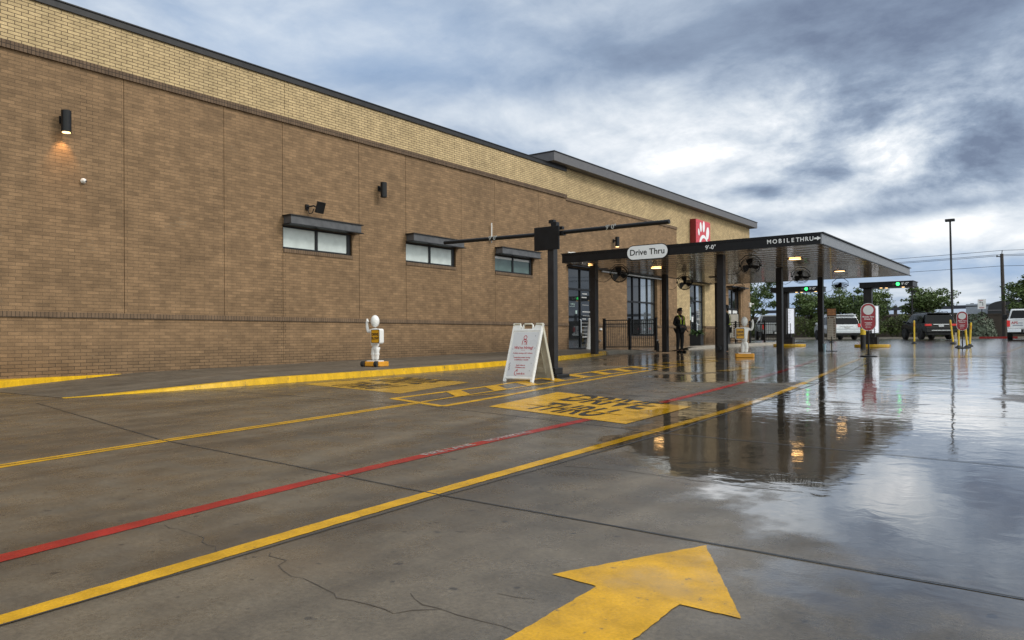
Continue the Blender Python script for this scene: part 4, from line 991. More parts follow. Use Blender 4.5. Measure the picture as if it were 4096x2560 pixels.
# ------------------------------------------------------------------ planters
def planter(x, y, label, seed):
    z = gz(y) + .12; t = thing('planter', label, 'planter', (x, y, z), R(8), 'black planters with ferns')
    mb = MB(); a = .30; mb.box(-a, a, -a, a, 0, .55); mb.box(-a - .012, a + .012, -a - .012, a + .012, .50, .57); mb.build('pot', POT, t, .012)
    r_ = random.Random(seed); mb = MB()
    for k in range(90):
        th = r_.uniform(0, 2 * math.pi); ln = r_.uniform(.3, .62); lift = r_.uniform(.5, 1.3); x0, y0 = r_.uniform(-.2, .2), r_.uniform(-.2, .2); pw_ = Vector((-math.sin(th), math.cos(th), 0)); pr = None
        for i in range(6):
            s_ = i / 5; c = Vector((x0 + math.cos(th) * ln * s_, y0 + math.sin(th) * ln * s_, .54 + lift * ln * s_ - .85 * ln * s_ * s_ * .8)); wd = .035 * math.sin(math.pi * min(.97, .12 + s_ * .88)) + .004
            cur = (c + pw_ * wd, c - pw_ * wd)
            if pr: mb.add([pr[0], pr[1], cur[1], cur[0]], [(0, 1, 2, 3)])
            pr = cur
    mb.build('fern', LEAF4, t, fix=False)
planter(-16.45, 39.3, 'black square planter with a fern left of the glass door', 1)
planter(-16.45, 43.3, 'black square planter with a fern right of the glass door beside the column', 2)
t = thing('water_bottle', 'small dark bottle standing at the foot of a back column', 'bottle', (-13.05, 27.35, gz(27.3) + .06))
mb = MB(); mb.lathe([(.06, 0), (.06, .3), (.03, .36), (.03, .42)], (0, 0, 0), 12); mb.build('bottle_body', BLK, t); mb = MB(); mb.lathe([(.034, .42), (.034, .47)], (0, 0, 0), 12); mb.build('cap', PAPER, t)
t = thing('cup', 'pale blue cup left at the foot of the rear front column', 'cup', (-8.22, 32.85, gz(33)))
mb = MB(); mb.lathe([(.05, 0), (.075, .3), (.078, .31)], (0, 0, 0), 14); mb.build('cup_body', pmat('pale blue cup', (.35, .5, .6), .4), t)
mb = MB(); mb.tube([(0, 0, .3), (.03, 0, .42)], .008, 6); mb.build('straw', WHT, t)

# ------------------------------------------------------------------ people
def person(loc, rz, label, tablet):
    t = thing('person', label, 'person', loc, rz, None)
    # local: facing -Y, right hand side of the body at -X
    J = {'pel': (0, 0, .94, (.155, .11)), 'sp': (0, .0, 1.10, (.15, .10)), 'ch': (0, 0, 1.28, (.17, .115)), 'nk': (0, -.005, 1.46, (.055, .055)), 'hd0': (0, -.02, 1.54, (.065, .075)), 'hd1': (0, -.025, 1.62, (.075, .092)), 'hd2': (0, -.015, 1.69, (.06, .075)),
         'Lh': (.09, 0, .88, (.09, .09)), 'Lk': (.10, -.02, .49, (.065, .065)), 'La': (.10, .02, .10, (.045, .045)), 'Lt': (.12, -.14, .045, (.04, .035)),
         'Rh': (-.09, 0, .88, (.09, .09)), 'Rk': (-.10, -.01, .49, (.065, .065)), 'Ra': (-.10, .03, .10, (.045, .045)), 'Rt': (-.13, -.13, .045, (.04, .035)),
         'Ls': (.19, 0, 1.38, .068), 'Le': (.25, .04, 1.12, .052), 'Lw': (.24, -.10, .93, .034), 'Rs': (-.19, 0, 1.38, .068), 'Re': (-.26, .04, 1.12, .052)}
    J['Rw'] = (-.12, -.20, 1.03, .034) if tablet else (-.15, -.2, .98, .034)
    E_ = [('pel', 'sp'), ('sp', 'ch'), ('ch', 'nk'), ('nk', 'hd0'), ('hd0', 'hd1'), ('hd1', 'hd2'), ('pel', 'Lh'), ('Lh', 'Lk'), ('Lk', 'La'), ('La', 'Lt'), ('pel', 'Rh'), ('Rh', 'Rk'), ('Rk', 'Ra'), ('Ra', 'Rt'), ('ch', 'Ls'), ('Ls', 'Le'), ('Le', 'Lw'), ('ch', 'Rs'), ('Rs', 'Re'), ('Re', 'Rw')]
    body = {k: (v[0], v[1], v[2], tuple(q * .86 for q in (v[3] if isinstance(v[3], tuple) else (v[3], v[3])))) for k, v in J.items()}
    for k in ('hd0', 'hd1', 'hd2', 'nk'): body[k] = J[k]
    ed = list(E_)
    for s_, wr in (('L', 'Lw'), ('R', 'Rw')):
        w0 = Vector(J[wr][:3]); d = (w0 - Vector(J[s_ + 'e'][:3])).normalized(); sd_ = d.cross(Vector((0, 0, 1))).normalized() if abs(d.z) < .9 else Vector((1, 0, 0)); nrm = sd_.cross(d)
        pm = w0 + d * .06; body[s_ + 'p'] = (*pm, (.034, .018)); ed.append((wr, s_ + 'p'))
        for i, (o_, ln) in enumerate(((-.027, .065), (-.009, .078), (.009, .073), (.027, .055))):
            k1 = pm + d * .045 + sd_ * o_; k2 = k1 + d * ln * .5 + nrm * .008; k3 = k2 + d * ln * .45 + nrm * .022
            for q, kk in enumerate((k1, k2, k3)): body[f'{s_}f{i}{q}'] = (*kk, .0088 - .001 * q)
            ed += [(s_ + 'p', f'{s_}f{i}0'), (f'{s_}f{i}0', f'{s_}f{i}1'), (f'{s_}f{i}1', f'{s_}f{i}2')]
        th = pm + sd_ * -.04 + d * .01; th2 = th + d * .04 - sd_ * .012
        body[s_ + 't0'] = (*th, .0105); body[s_ + 't1'] = (*th2, .009); ed += [(s_ + 'p', s_ + 't0'), (s_ + 't0', s_ + 't1')]
    body['nose'] = (0, -.118, 1.605, .012); ed.append(('hd1', 'nose'))
    skin(body, ed).build('body', SKIN_L, t, smooth=True)
    def sub(keys, k, extra={}):
        nd = {q: (J[q][0], J[q][1], J[q][2], tuple(z * k for z in (J[q][3] if isinstance(J[q][3], tuple) else (J[q][3], J[q][3])))) for q in keys}; nd.update(extra)
        return skin(nd, [e for e in E_ if e[0] in nd and e[1] in nd])
    sub(['sp', 'pel', 'ch', 'Ls', 'Le', 'Lw', 'Rs', 'Re', 'Rw'], 1.13, {'pel': (0, 0, .90, (.185, .135))}).build('jacket', CLOTH, t, smooth=True)
    mb = MB(); mb.lathe([(.085, 1.40), (.088, 1.44), (.078, 1.475), (.066, 1.47)], (0, -.002, 0), 18); mb.build('collar', CLOTH, t, smooth=True)
    sub(['pel', 'Lh', 'Lk', 'La', 'Rh', 'Rk', 'Ra'], 1.12).build('trousers', CLOTH2, t, smooth=True)
    for sx_ in (-1, 1):
        mb = MB(); mb.ball((.115 * sx_, -.085, .05), (.052, .15, .055), 14, 8); mb.box(.115 * sx_ - .05, .115 * sx_ + .05, -.22, .06, -.004, .016); mb.build('shoe', BLK, t, smooth=False)
    mb = MB(); mb.ball((0, .005, 1.665), (.088, .108, .092), 18, 12); mb.ball((0, -.06, 1.725), (.075, .06, .035), 14, 8); mb.ball((0, .055, 1.60), (.078, .055, .075), 14, 8); mb.build('hair', HAIR, t, smooth=True)
    mb = MB()
    for sx_ in (-1, 1): mb.ball((.083 * sx_, -.015, 1.605), (.012, .022, .033), 10, 7)
    mb.build('ear', SKIN_L, t, smooth=True)
    mb = MB()
    for sx_ in (-1, 1):
        mb.ball((.033 * sx_, -.098, 1.625), (.013, .008, .008), 10, 7)
    mb.build('eyes', BLKT, t, smooth=True)
    mb = MB(); mb.box(-.026, .026, -.1045, -.094, 1.562, 1.572); mb.build('mouth', pmat('lips', (.22, .08, .07), .5), t)
    mb = MB()
    for sx_ in (-1, 1):
        mb.tube([(.036 * sx_ + .026 * math.cos(2 * math.pi * i / 14), -.117, 1.625 + .02 * math.sin(2 * math.pi * i / 14)) for i in range(14)], .003, 5, True); mb.tube([(.062 * sx_, -.115, 1.63), (.086 * sx_, -.02, 1.63)], .003, 5)
    mb.tube([(-.01, -.118, 1.63), (.01, -.118, 1.63)], .003, 5); mb.build('glasses', BRZ, t)
    mb = MB()
    for sx_ in (-1, 1):
        fr = [(.115 * sx_, -.02, 1.47), (.11 * sx_, -.115, 1.40), (.085 * sx_, -.152, 1.28), (.07 * sx_, -.150, 1.12), (.11 * sx_, -.13, 1.05)]
        bk = [(.115 * sx_, -.01, 1.47), (.11 * sx_, .11, 1.40), (.085 * sx_, .152, 1.28), (.07 * sx_, .142, 1.12), (.11 * sx_, .13, 1.05)]
        for q in (fr, bk):
            for a, b in zip(q[:-1], q[1:]):
                A_, B2 = Vector(a), Vector(b); wv_ = Vector((.026, 0, 0)); n_ = Vector((0, -.006 if q is fr else .006, 0))
                mb.add([A_ - wv_, A_ + wv_, B2 + wv_, B2 - wv_, A_ - wv_ + n_, A_ + wv_ + n_, B2 + wv_ + n_, B2 - wv_ + n_], [(0, 1, 2, 3), (4, 7, 6, 5), (0, 4, 5, 1), (1, 5, 6, 2), (2, 6, 7, 3), (3, 7, 4, 0)])
    mb.tube([(.19 * math.cos(2 * math.pi * i / 24), .155 * math.sin(2 * math.pi * i / 24), 1.06) for i in range(24)], .024, 6, True)
    mb.build('reflective_vest', HIVIS, t)
    if tablet:
        mb = MB(); mb.lathe([(.024, 0), (.024, .008)], (0, 0, 0), 12, frame((-.09, -.163, 1.33), (1, 0, 0), (0, 0, 1))); mb.build('badge', SIGNW, t)
    return t
PF = R(105)
p1 = person((-12.30, 27.75, gz(27.75)), R(66), 'person in black with yellow reflective straps holding a tablet beside a canopy column', True)
t = thing('tablet', 'grey tablet held at the waist by the person with yellow straps', 'tablet', p1.location, p1.rotation_euler.z)
M_ = Matrix.Translation((-.06, -.235, 1.02)) @ Matrix.Rotation(R(-28), 4, 'X') @ Matrix.Rotation(R(6), 4, 'Y')
mb = MB(); mb.box(-.15, .15, -.008, .008, -.10, .10, M_); mb.build('tablet_body', BLK, t, .006)
mb = MB(); mb.box(-.135, .135, -.0105, -.0082, -.085, .085, M_); mb.build('screen', pmat('dull tablet screen', (.06, .065, .075), .25), t)
person((-9.87, 26.2, gz(26.2)), R(-58), 'person in dark clothes and reflective vest half hidden behind a front column', False)

# ------------------------------------------------------------------ free standing signs
def lollipop(x, y, label, s_=1., rz=0.):
    z = gz(y); t = thing('check_in_sign', label, 'sign', (x, y, z), rz, 'red mobile thru check in signs')
    mb = MB(); mb.lathe([(.24, 0), (.24, .02), (.22, .035), (.03, .045)], (0, 0, 0), 26); mb.build('base', BLK, t); mb = MB(); mb.tube([(0, .02, .04), (0, .02, 1.0)], .024, 8); mb.build('post', BLK, t)
    Fm = frame((0, 0, 1.18), (1, 0, 0), (0, 0, 1)); W2, H2 = .42, .83
    mb = MB(); mb.prism(rrect(W2, H2, W2 / 2 - .001, 10), -.012, .0, Fm); mb.build('sign_edge', PAPER, t)
    mb = MB(); mb.prism(rrect(W2 - .035, H2 - .035, W2 / 2 - .019, 10), .001, .004, Fm); so = mb.build('sign_face', pmat('dark red sign', (.30, .02, .03), .35, var=.06), t)
    mb = MB(); mb.prism(ellipse(0, .205, .14, .14, 0, 28), .0045, .007, Fm); mb.build('white_disc', PAPER, so)
    mb = MB(); T = lambda yy: Fm @ Matrix.Translation((0, yy, .0062)); mb.text('Mobile Thru', .062, T(.005), bold=.02); mb.text('Check In', .062, T(-.06), bold=.02)
    for k, w2 in enumerate((.2, .14, .18)): mb.box(-w2 / 2, w2 / 2, -.17 - k * .035, -.16 - k * .035, .0045, .0065, Fm)
    arc = [(-.05 + .02 * math.cos(R(a)), -.30 + .022 * math.sin(R(a))) for a in range(40, 320, 30)]; stroke(mb, arc, .007, .0045, .0065, Fm); mb.box(-.03, .06, -.305, -.295, .0045, .0065, Fm)
    mb.build('lettering', WHTT, so)
    return t
lollipop(-4.88, 24.5, 'red rounded Mobile Thru Check In sign nearest the canopy corner', rz=R(12))
lollipop(-3.79, 37.6, 'red rounded Mobile Thru Check In sign among the yellow marker posts at the right', rz=R(4))
t = thing('menu_stand', 'tall narrow menu sign on a black stand behind the last canopy column', 'sign', (-7.85, 32.5, gz(32.5)), R(8))
mb = MB(); mb.box(-.21, .21, -.15, .15, 0, .03); mb.tube([(0, .0, .03), (0, .0, .6)], .022, 8); mb.build('stand', BLK, t)
mb = MB(); mb.box(-.175, .175, -.01, .015, .46, 1.74); mb.build('frame', BLK, t); mb = MB(); mb.box(-.16, .16, -.014, -.0105, .48, 1.43); mb.build('menu_panel', pmat('cream menu', (.52, .48, .42), .5), t)
mb = MB(); mb.box(-.16, .16, -.014, -.0105, 1.46, 1.725); mb.build('header_panel', MENUO, t)
mb = MB(); r_ = random.Random(5)
for k in range(11):
    z = .55 + k * .07; mb.box(.07, .13, -.017, -.0142, z, z + .04); mb.box(-.14, -.14 + r_.uniform(.1, .17), -.016, -.0142, z + .01, z + .02)
mb.box(-.14, -.09, -.016, -.0142, 1.32, 1.40); mb.box(-.05, .1, -.016, -.0142, 1.35, 1.39); mb.build('print', MENUT, t)
t = thing('poster_frame', 'framed menu poster leaning by the far window behind the second person', 'poster', (-16.6, 45.4, gz(45.4) + .12), R(25))
mb = MB(); mb.box(-.3, .3, -.01, .03, .25, 1.75); mb.tube([(-.2, .02, .25), (-.2, .02, 0)], .02); mb.tube([(.2, .02, .25), (.2, .02, 0)], .02); mb.build('frame', BLK, t); mb = MB(); mb.box(-.26, .26, -.014, -.0105, .29, 1.71); mb.build('poster', pmat('cream poster', (.55, .5, .44), .5), t)
mb = MB()
for k in range(6): mb.box(-.05, .18, -.018, -.0142, .4 + k * .13, .47 + k * .13)
mb.build('print', MENUT, t)

# ------------------------------------------------------------------ order canopies
def order_canopy(x, y, x0, x1, label, board_dx):
    z = gz(y); t = thing('order_canopy', label, 'canopy', (x, y, z), 0, 'order point canopies with green signals'); a, b = x0 - x, x1 - x; h0, h1 = 3.28 - z - .02, 3.49 - z
    mb = MB(); mb.box(-.18, .18, -.15, .15, .14, h0); mb.box(-.28, .28, -.22, .22, .14, .35); mb.build('post', BRZ, t, .01)
    mb = MB(); mb.box(a, b, -.35, .95, h0, h1); mb.build('roof', BLK, t, .01); mb = MB(); mb.box(a - .03, b + .03, -.38, 1., h1 + .002, h1 + .03); mb.build('roof_cap', BRZ, t)
    gx = b - .62 if board_dx > 0 else b - .60; zc_ = (h0 + h1) / 2 + .01
    Fm = frame((gx, -.351, zc_), (1, 0, 0), (0, 0, 1))
    mb = MB(); mb.prism(ellipse(0, 0, .078, .078), .0, .02, Fm); mb.build('signal_light', GREEN, t); mb = MB(); mb.prism(ellipse(-.18, 0, .065, .065), .0, .015, Fm); mb.build('dark_signal', SOFF, t)
    mb = MB(); mb.text("9'-0\"", .17, Fm @ Matrix.Translation((.30, 0, .003)), bold=.015); mb.build('lettering', WHTT, t)
    for dx, dy in ((.55, .1), (.75, .3), (1.5, .1)):
        mb = MB(); mb.lathe([(.06, -.01), (.06, .0)], (dx, dy, h0 - .002), 14); mb.build('downlight', WARM2, t)
    mb = MB(); M_ = Matrix.Translation((.10, -.07, .27)) @ Matrix.Rotation(R(20), 4, 'Z'); mb.box(-.04, .38, -.08, .0, .38, 1.72, M_); bo = mb.build('menu_frame', GRYM, t, .008)
    mb = MB(); mb.box(.02, .34, -.086, -.0805, .42, 1.68, M_); so = mb.build('menu_board', SCREEN, bo)
    mb = MB(); r_ = random.Random(2)
    for k in range(15): mb.box(.04, .04 + r_.uniform(.08, .2), -.089, -.0862, .48 + k * .078, .48 + k * .078 + .014, M_)
    mb.build('print', pmat('faint menu print', (.3, .25, .25), .6), so)
    mb = MB(); mb.box(.2, .42, -.21, .2, .14, .48); mb.box(.19, .3, -.1, .1, .48, 1.2); mb.build('speaker_post', BRZ, t)
    mb = MB(); P = rrect(1.55, 1.5, .6, 6); mb.prism(P, 0., .14, Matrix.Translation((.10, .35, 0))); mb.build('island_kerb', KERBY, t, .02)
order_canopy(-11.98, 40.2, -12.62, -10.2, 'order point canopy with a green signal seen between the canopy columns', 1)
order_canopy(-7.85, 39.4, -8.16, -5.88, 'order point canopy with a green signal behind the red check in sign', 1)
t = thing('bollard', 'thick dark bollard with a yellow top in front of the order point', 'bollard', (-7.7, 37.5, gz(37.5)))
mb = MB(); mb.lathe([(.115, 0), (.115, .62)], (0, 0, 0), 16); mb.build('lower_sleeve', BRZ, t); mb = MB(); mb.lathe([(.117, .62), (.117, .86), (.08, .9), (.0, .91)], (0, 0, 0), 16); mb.build('yellow_sleeve', KERBP, t)
def marker(x, y, tilt, label, h=1.26):
    t = thing('marker_post', label, 'marker post', (x, y, gz(y)), 0, 'yellow flexible marker posts'); M_ = Matrix.Rotation(tilt, 4, 'Y')
    mb = MB(); mb.lathe([(.15, 0), (.15, .03), (.07, .1), (.045, .12)], (0, 0, 0), 14); mb.build('base', TYRE, t); mb = MB(); mb.lathe([(.042, .1), (.042, h), (.03, h + .01)], (0, 0, 0), 10, M_); mb.build('tube', KERBP, t); mb = MB(); mb.lathe([(.044, h - .32), (.044, h - .12)], (0, 0, 0), 10, M_); mb.build('reflective_band', ORG, t)
marker(-7.0, 46.8, 0, 'upright yellow marker post in front of the black car, left of its tail')
marker(-4.98, 45.4, R(-6), 'leaning yellow marker post at the right end of the black car')
marker(-4.02, 38.5, 0, 'yellow marker post just left of the far red check in sign', 1.1)
marker(-3.72, 38.7, R(-4), 'yellow marker post just right of the far red check in sign', 1.1)
marker(-3.85, 41.1, R(3), 'yellow marker post standing behind the far red check in sign', 1.1)
marker(-12.1, 50., 0, 'yellow marker post half hidden behind the tall menu sign')

# ------------------------------------------------------------------ vehicles (local: rear at -Y, front +Y)
def wheel(t, x, y, r, wd=.24):
    F_ = frame((x, y, r), (0, 1, 0), (0, 0, 1)); s_ = wd / 2
    mb = MB(); mb.lathe([(r * .6, -s_), (r * .95, -s_), (r, -s_ * .7), (r, s_ * .7), (r * .95, s_), (r * .6, s_)], (0, 0, 0), 22, F_); wo = mb.build('wheel', TYRE, t)
    mb = MB(); q = s_ * 1.0 * (1 if x > 0 else -1); mb.lathe([(r * .62, min(q, q * .8)), (r * .62, max(q, q * .8))], (0, 0, 0), 16, F_); mb.build('rim', RIM, wo)
def suv(loc, rz, label, paint, W_=1.9, L_=4.75, H_=1.80, name='parked_suv', grey_low=False):
    t = thing(name, label, 'car', loc, rz); hw = W_ / 2
    prof = [(-L_ / 2, .48, .93), (-L_ / 2 - .02, .80, .98), (-L_ / 2 + .06, 1.06, .97), (-L_ / 2 + .28, 1.62, .80), (-L_ / 2 + .42, H_ - .06, .76), (-L_ / 2 + .75, H_, .74), (.35, H_ - .01, .74), (.62, H_ - .08, .76), (1.32, 1.14, .93), (L_ / 2 - .35, 1.05, .93), (L_ / 2 - .06, .92, .88), (L_ / 2, .70, .85), (L_ / 2 - .05, .42, .86)]
    mb = MB(); n = len(prof)
    vs = [(-k * hw, y, z) for y, z, k in prof] + [(k * hw, y, z) for y, z, k in prof]
    low = [(-.97 * hw, -L_ / 2 + .03, .42), (-.97 * hw, L_ / 2 - .1, .40), (.97 * hw, L_ / 2 - .1, .40), (.97 * hw, -L_ / 2 + .03, .42)]
    fs = [(i, i + 1, n + i + 1, n + i) for i in range(n - 1)] + [(n - 1, 0, n, 2 * n - 1)]
    belt = [2, 8]
    fs += [tuple(range(n))[::-1], tuple(range(n, 2 * n))]
    mb.add(vs, fs); body = mb.build('body', paint, t, .05)
    for p in body.data.polygons: p.use_smooth = False
    mb = MB(); zz = [(-L_ / 2 + .10, 1.10, .905), (-L_ / 2 + .275, 1.56, .785), (-L_ / 2 + .275, 1.56, -.785), (-L_ / 2 + .10, 1.10, -.905)]
    off = Vector((0, -.035, .012)); mb.add([Vector((k * hw, y, z)) + off for y, z, k in zz], [(0, 1, 2, 3)]); mb.add([Vector((k * hw, y, z)) + off * .2 for y, z, k in zz], [(3, 2, 1, 0)]); mb.build('rear_window', CARG, t)
    for sx_ in (-1, 1):
        for y0, y1 in ((-L_ / 2 + .62, -1.12), (-1.05, .02), (.08, .95)):
            ztop = H_ - .16 if y1 < .5 else H_ - .2; yt1 = y1 if y1 < .5 else y1 - .42
            q = [(y0, 1.13), (y1, 1.13), (yt1, ztop), (y0 + (.0 if y0 > -1.5 else .02), ztop)]
            kx = lambda z: np.interp(z, [1.0, 1.14, H_ - .06], [.97, .945, .765]) * hw + .02
            mb = MB(); vs = [(sx_ * kx(z), y, z) for y, z in q] + [(sx_ * (kx(z) - .03), y, z) for y, z in q]
            mb.add(vs, [(0, 1, 2, 3), (7, 6, 5, 4), (0, 4, 5, 1), (1, 5, 6, 2), (2, 6, 7, 3), (3, 7, 4, 0)]); mb.build('side_window', CARG, t)
        wheel(t, sx_ * (hw - .12), -L_ / 2 + .98, .375); wheel(t, sx_ * (hw - .12), L_ / 2 - .92, .375)
        x0, x1 = sorted((sx_ * hw * (.80 if paint is CARS else .60), sx_ * (hw * .975 + .01))); mb = MB(); mb.box(x0, x1, -L_ / 2 - .055, -L_ / 2 + .12, .90, 1.14 if paint is CARS else 1.03)
        mb.build('tail_light', TAIL, t, .02)
        mb = MB(); mb.box(sx_ * hw * .98, sx_ * (hw * .98 + .2), .98, 1.12, 1.12, 1.28); mb.build('wing_mirror', paint, t, .03)
        mb = MB(); mb.tube([(sx_ * hw * .70, -L_ / 2 + .7, H_ + .0), (sx_ * hw * .70, -L_ / 2 + .75, H_ + .06), (sx_ * hw * .70, .3, H_ + .055), (sx_ * hw * .70, .4, H_ - .02)], .02, 6); mb.build('roof_rail', CHROME if paint is CARS else BLK, t)
    mb = MB(); mb.box(-hw * .96, hw * .96, -L_ / 2 - .10, -L_ / 2 + .1, .46, .68); mb.build('rear_bumper', paint if paint is not CARS else CARS, t, .04)
    mb = MB(); mb.box(-hw * .85, hw * .85, -L_ / 2 - .05, -L_ / 2 + .3, .30, .455); mb.build('lower_valance', TYRE, t, .02)
    mb = MB(); mb.box(-.16, .16, -L_ / 2 - .052, -L_ / 2 - .03, .84, .96); mb.build('number_plate', PLATE, t)
    mb = MB(); mb.box(-hw * .5, hw * .5, -L_ / 2 - .06, -L_ / 2 - .02, .985, 1.015)
    if paint is CARB: mb.box(-hw * .62, hw * .62, -L_ / 2 - .112, -L_ / 2 - .1, .60, .625)
    mb.build('chrome_strip', CHROME, t)
    mb = MB(); mb.box(-hw * .72, hw * .72, -L_ / 2 + .16, -L_ / 2 + .45, H_ - .07, H_ - .015); mb.build('spoiler', paint, t, .015)
    return t
suv((-14.35, 60.6, gz(61)), R(32), 'silver white parked SUV seen from behind beyond the tall menu sign', CARS, 1.92, 4.8, 1.84)
suv((-8.05, 58.9, gz(59)), R(28), 'black parked SUV with red tail lights behind the yellow marker posts', CARB, 1.95, 4.8, 1.78)
def pickup(loc, rz, label, paint, lettering, W_=2.0):
    t = thing('parked_pickup', label, 'pickup truck', loc, rz); hw = W_ / 2; L_ = 5.6
    mb = MB(); mb.box(-hw, hw, -L_ / 2, -L_ / 2 + 1.9, .62, 1.28); mb.build('bed', paint, t, .03)
    mb = MB(); mb.box(-hw + .08, hw - .08, -L_ / 2 - .035, -L_ / 2 - .002, .68, 1.26); tg = mb.build('tailgate', paint, t, .02)
    mb = MB(); vs = []
    prof = [(-.88, .62, .98), (-.88, 1.25, .98), (-.76, 1.92, .80), (.7, 1.94, .80), (1.3, 1.32, .97), (2.6, 1.22, .97), (2.75, .7, .95)]
    n = len(prof); vs = [(-k * hw, y, z) for y, z, k in prof] + [(k * hw, y, z) for y, z, k in prof]
    mb.add(vs, [(i, (i + 1) % n, n + (i + 1) % n, n + i) for i in range(n)] + [tuple(range(n))[::-1], tuple(range(n, 2 * n))]); mb.build('cab', paint, t, .05)
    mb = MB(); q = [(-.93, 1.34, .86), (-.80, 1.83, .72)]
    mb.add([(-q[0][2] * hw, q[0][0], q[0][1]), (q[0][2] * hw, q[0][0], q[0][1]), (q[1][2] * hw, q[1][0], q[1][1]), (-q[1][2] * hw, q[1][0], q[1][1])], [(0, 1, 2, 3)]); mb.add([(-q[0][2] * hw, q[0][0] + .04, q[0][1]), (q[0][2] * hw, q[0][0] + .04, q[0][1]), (q[1][2] * hw, q[1][0] + .04, q[1][1]), (-q[1][2] * hw, q[1][0] + .04, q[1][1])], [(3, 2, 1, 0)]); mb.build('rear_window', CARG, t)
    for sx_ in (-1, 1):
        wheel(t, sx_ * (hw - .14), -L_ / 2 + 1.05, .40, .28); wheel(t, sx_ * (hw - .14), L_ / 2 - .95, .40, .28)
        mb = MB(); x0, x1 = sorted((sx_ * (hw - .16), sx_ * (hw + .012))); mb.box(x0, x1, -L_ / 2 - .04, -L_ / 2 + .1, .80, 1.18); mb.build('tail_light', TAIL, t, .015)
        mb = MB(); x0, x1 = sorted((sx_ * hw, sx_ * (hw + .26))); mb.box(x0, x1, 1.0, 1.12, 1.3, 1.62); mb.build('wing_mirror', BLK, t, .03)
        mb = MB(); x0, x1 = sorted((sx_ * (hw * .82), sx_ * (hw * .82 + .004)))
        mb.add([(sx_ * hw * .965, -.6, 1.36), (sx_ * hw * .965, .95, 1.36), (sx_ * hw * .84, .62, 1.84), (sx_ * hw * .84, -.6, 1.84)], [(0, 1, 2, 3)]); mb.add([(sx_ * hw * .90, -.6, 1.36), (sx_ * hw * .90, .95, 1.36), (sx_ * hw * .80, .62, 1.84), (sx_ * hw * .80, -.6, 1.84)], [(3, 2, 1, 0)]); mb.build('side_window', CARG, t)
    mb = MB(); mb.box(-hw, -hw * .3, -L_ / 2 - .2, -L_ / 2 - .04, .46, .66); mb.box(hw * .3, hw, -L_ / 2 - .2, -L_ / 2 - .04, .46, .66); mb.build('rear_bumper', CHROME if lettering else paint, t, .02)
    mb = MB(); mb.box(-hw * .3, hw * .3, -L_ / 2 - .16, -L_ / 2 - .04, .40, .62); mb.box(-hw * .8, hw * .8, -L_ / 2 + .1, L_ / 2 - .6, .35, .6); mb.build('chassis', TYRE, t)
    mb = MB(); mb.box(-.16, .16, -L_ / 2 - .175, -L_ / 2 - .162, .46, .60); mb.build('number_plate', PLATE, t)
    mb = MB(); mb.box(-.12, .12, -L_ / 2 - .05, -L_ / 2 - .036, 1.08, 1.17); mb.build('handle', BLK, tg)
    if lettering:
        F_ = frame((0, -L_ / 2 - .037, 0), (1, 0, 0), (0, 0, 1)); mb = MB(); mb.text('APS', .20, F_ @ Matrix.Translation((-.62, 1.03, 0)), bold=.03); mb.build('lettering', REDT, tg)
        mb = MB(); mb.prism(ellipse(.0, .95, .12, .05), 0., .012, F_); mb.box(-.44, -.22, 1.0, 1.04, 0, .004, F_); mb.box(-.75, .55, 1.205, 1.22, 0, .004, F_); mb.box(-.72, -.2, .86, .90, 0, .004, F_); mb.box(.35, .6, .86, .92, 0, .004, F_)
        mb.build('print', pmat('blue grey print', (.10, .13, .2), .5), tg)
    return t
pickup((-2.33, 57.7, gz(57)), R(3), 'white pickup truck with APS lettering on its tailgate at the right edge', CARW, True)
pickup((-18.95, 60.0, gz(60)), R(25), 'grey pickup truck behind the patio railing beyond the brick corner', pmat('grey pickup paint', (.22, .23, .24), .25, coat=.5), False)

# ------------------------------------------------------------------ landscaping
FAR = gz(70)
mb = MB()
for x0, x1, m_ in ((-60, -5.6, 0), (-3.2, 40, 0)): mb.box(x0, x1, 66.2, 66.4, FAR - .05, FAR + .15)
struct(mb.build('far_kerb', KERBC))
mb = MB(); mb.box(-5.6, -3.2, 66.2, 66.4, FAR - .05, FAR + .15); struct(mb.build('red_kerb', RED))
mb = MB(); mb.box(-80, 60, 66.4, 82, FAR - .2, FAR + .12); struct(mb.build('planting_bed', MULCH))
def leaves(mb, c, rad, n, size, rng, flat=1.):
    """n small leaf faces scattered through an uneven volume"""
    c = np.array(c); rad = np.array(rad)
    for _ in range(n):
        d = rng.normal(size=3); d /= np.linalg.norm(d) + 1e-9
        p = c + d * rad * (rng.random() ** .45)
        a = rng.normal(size=3); a[2] *= .7; a /= np.linalg.norm(a); b = np.cross(a, rng.normal(size=3)); b /= np.linalg.norm(b) + 1e-9
        s_ = size * rng.uniform(.6, 1.4); a = a * s_; b = b * s_ * .55
        i = len(mb.v); mb.v += [tuple(p - a), tuple(p - b * .9 + a * .1), tuple(p + a), tuple(p + b)]; mb.f.append((i, i + 1, i + 2, i + 3))
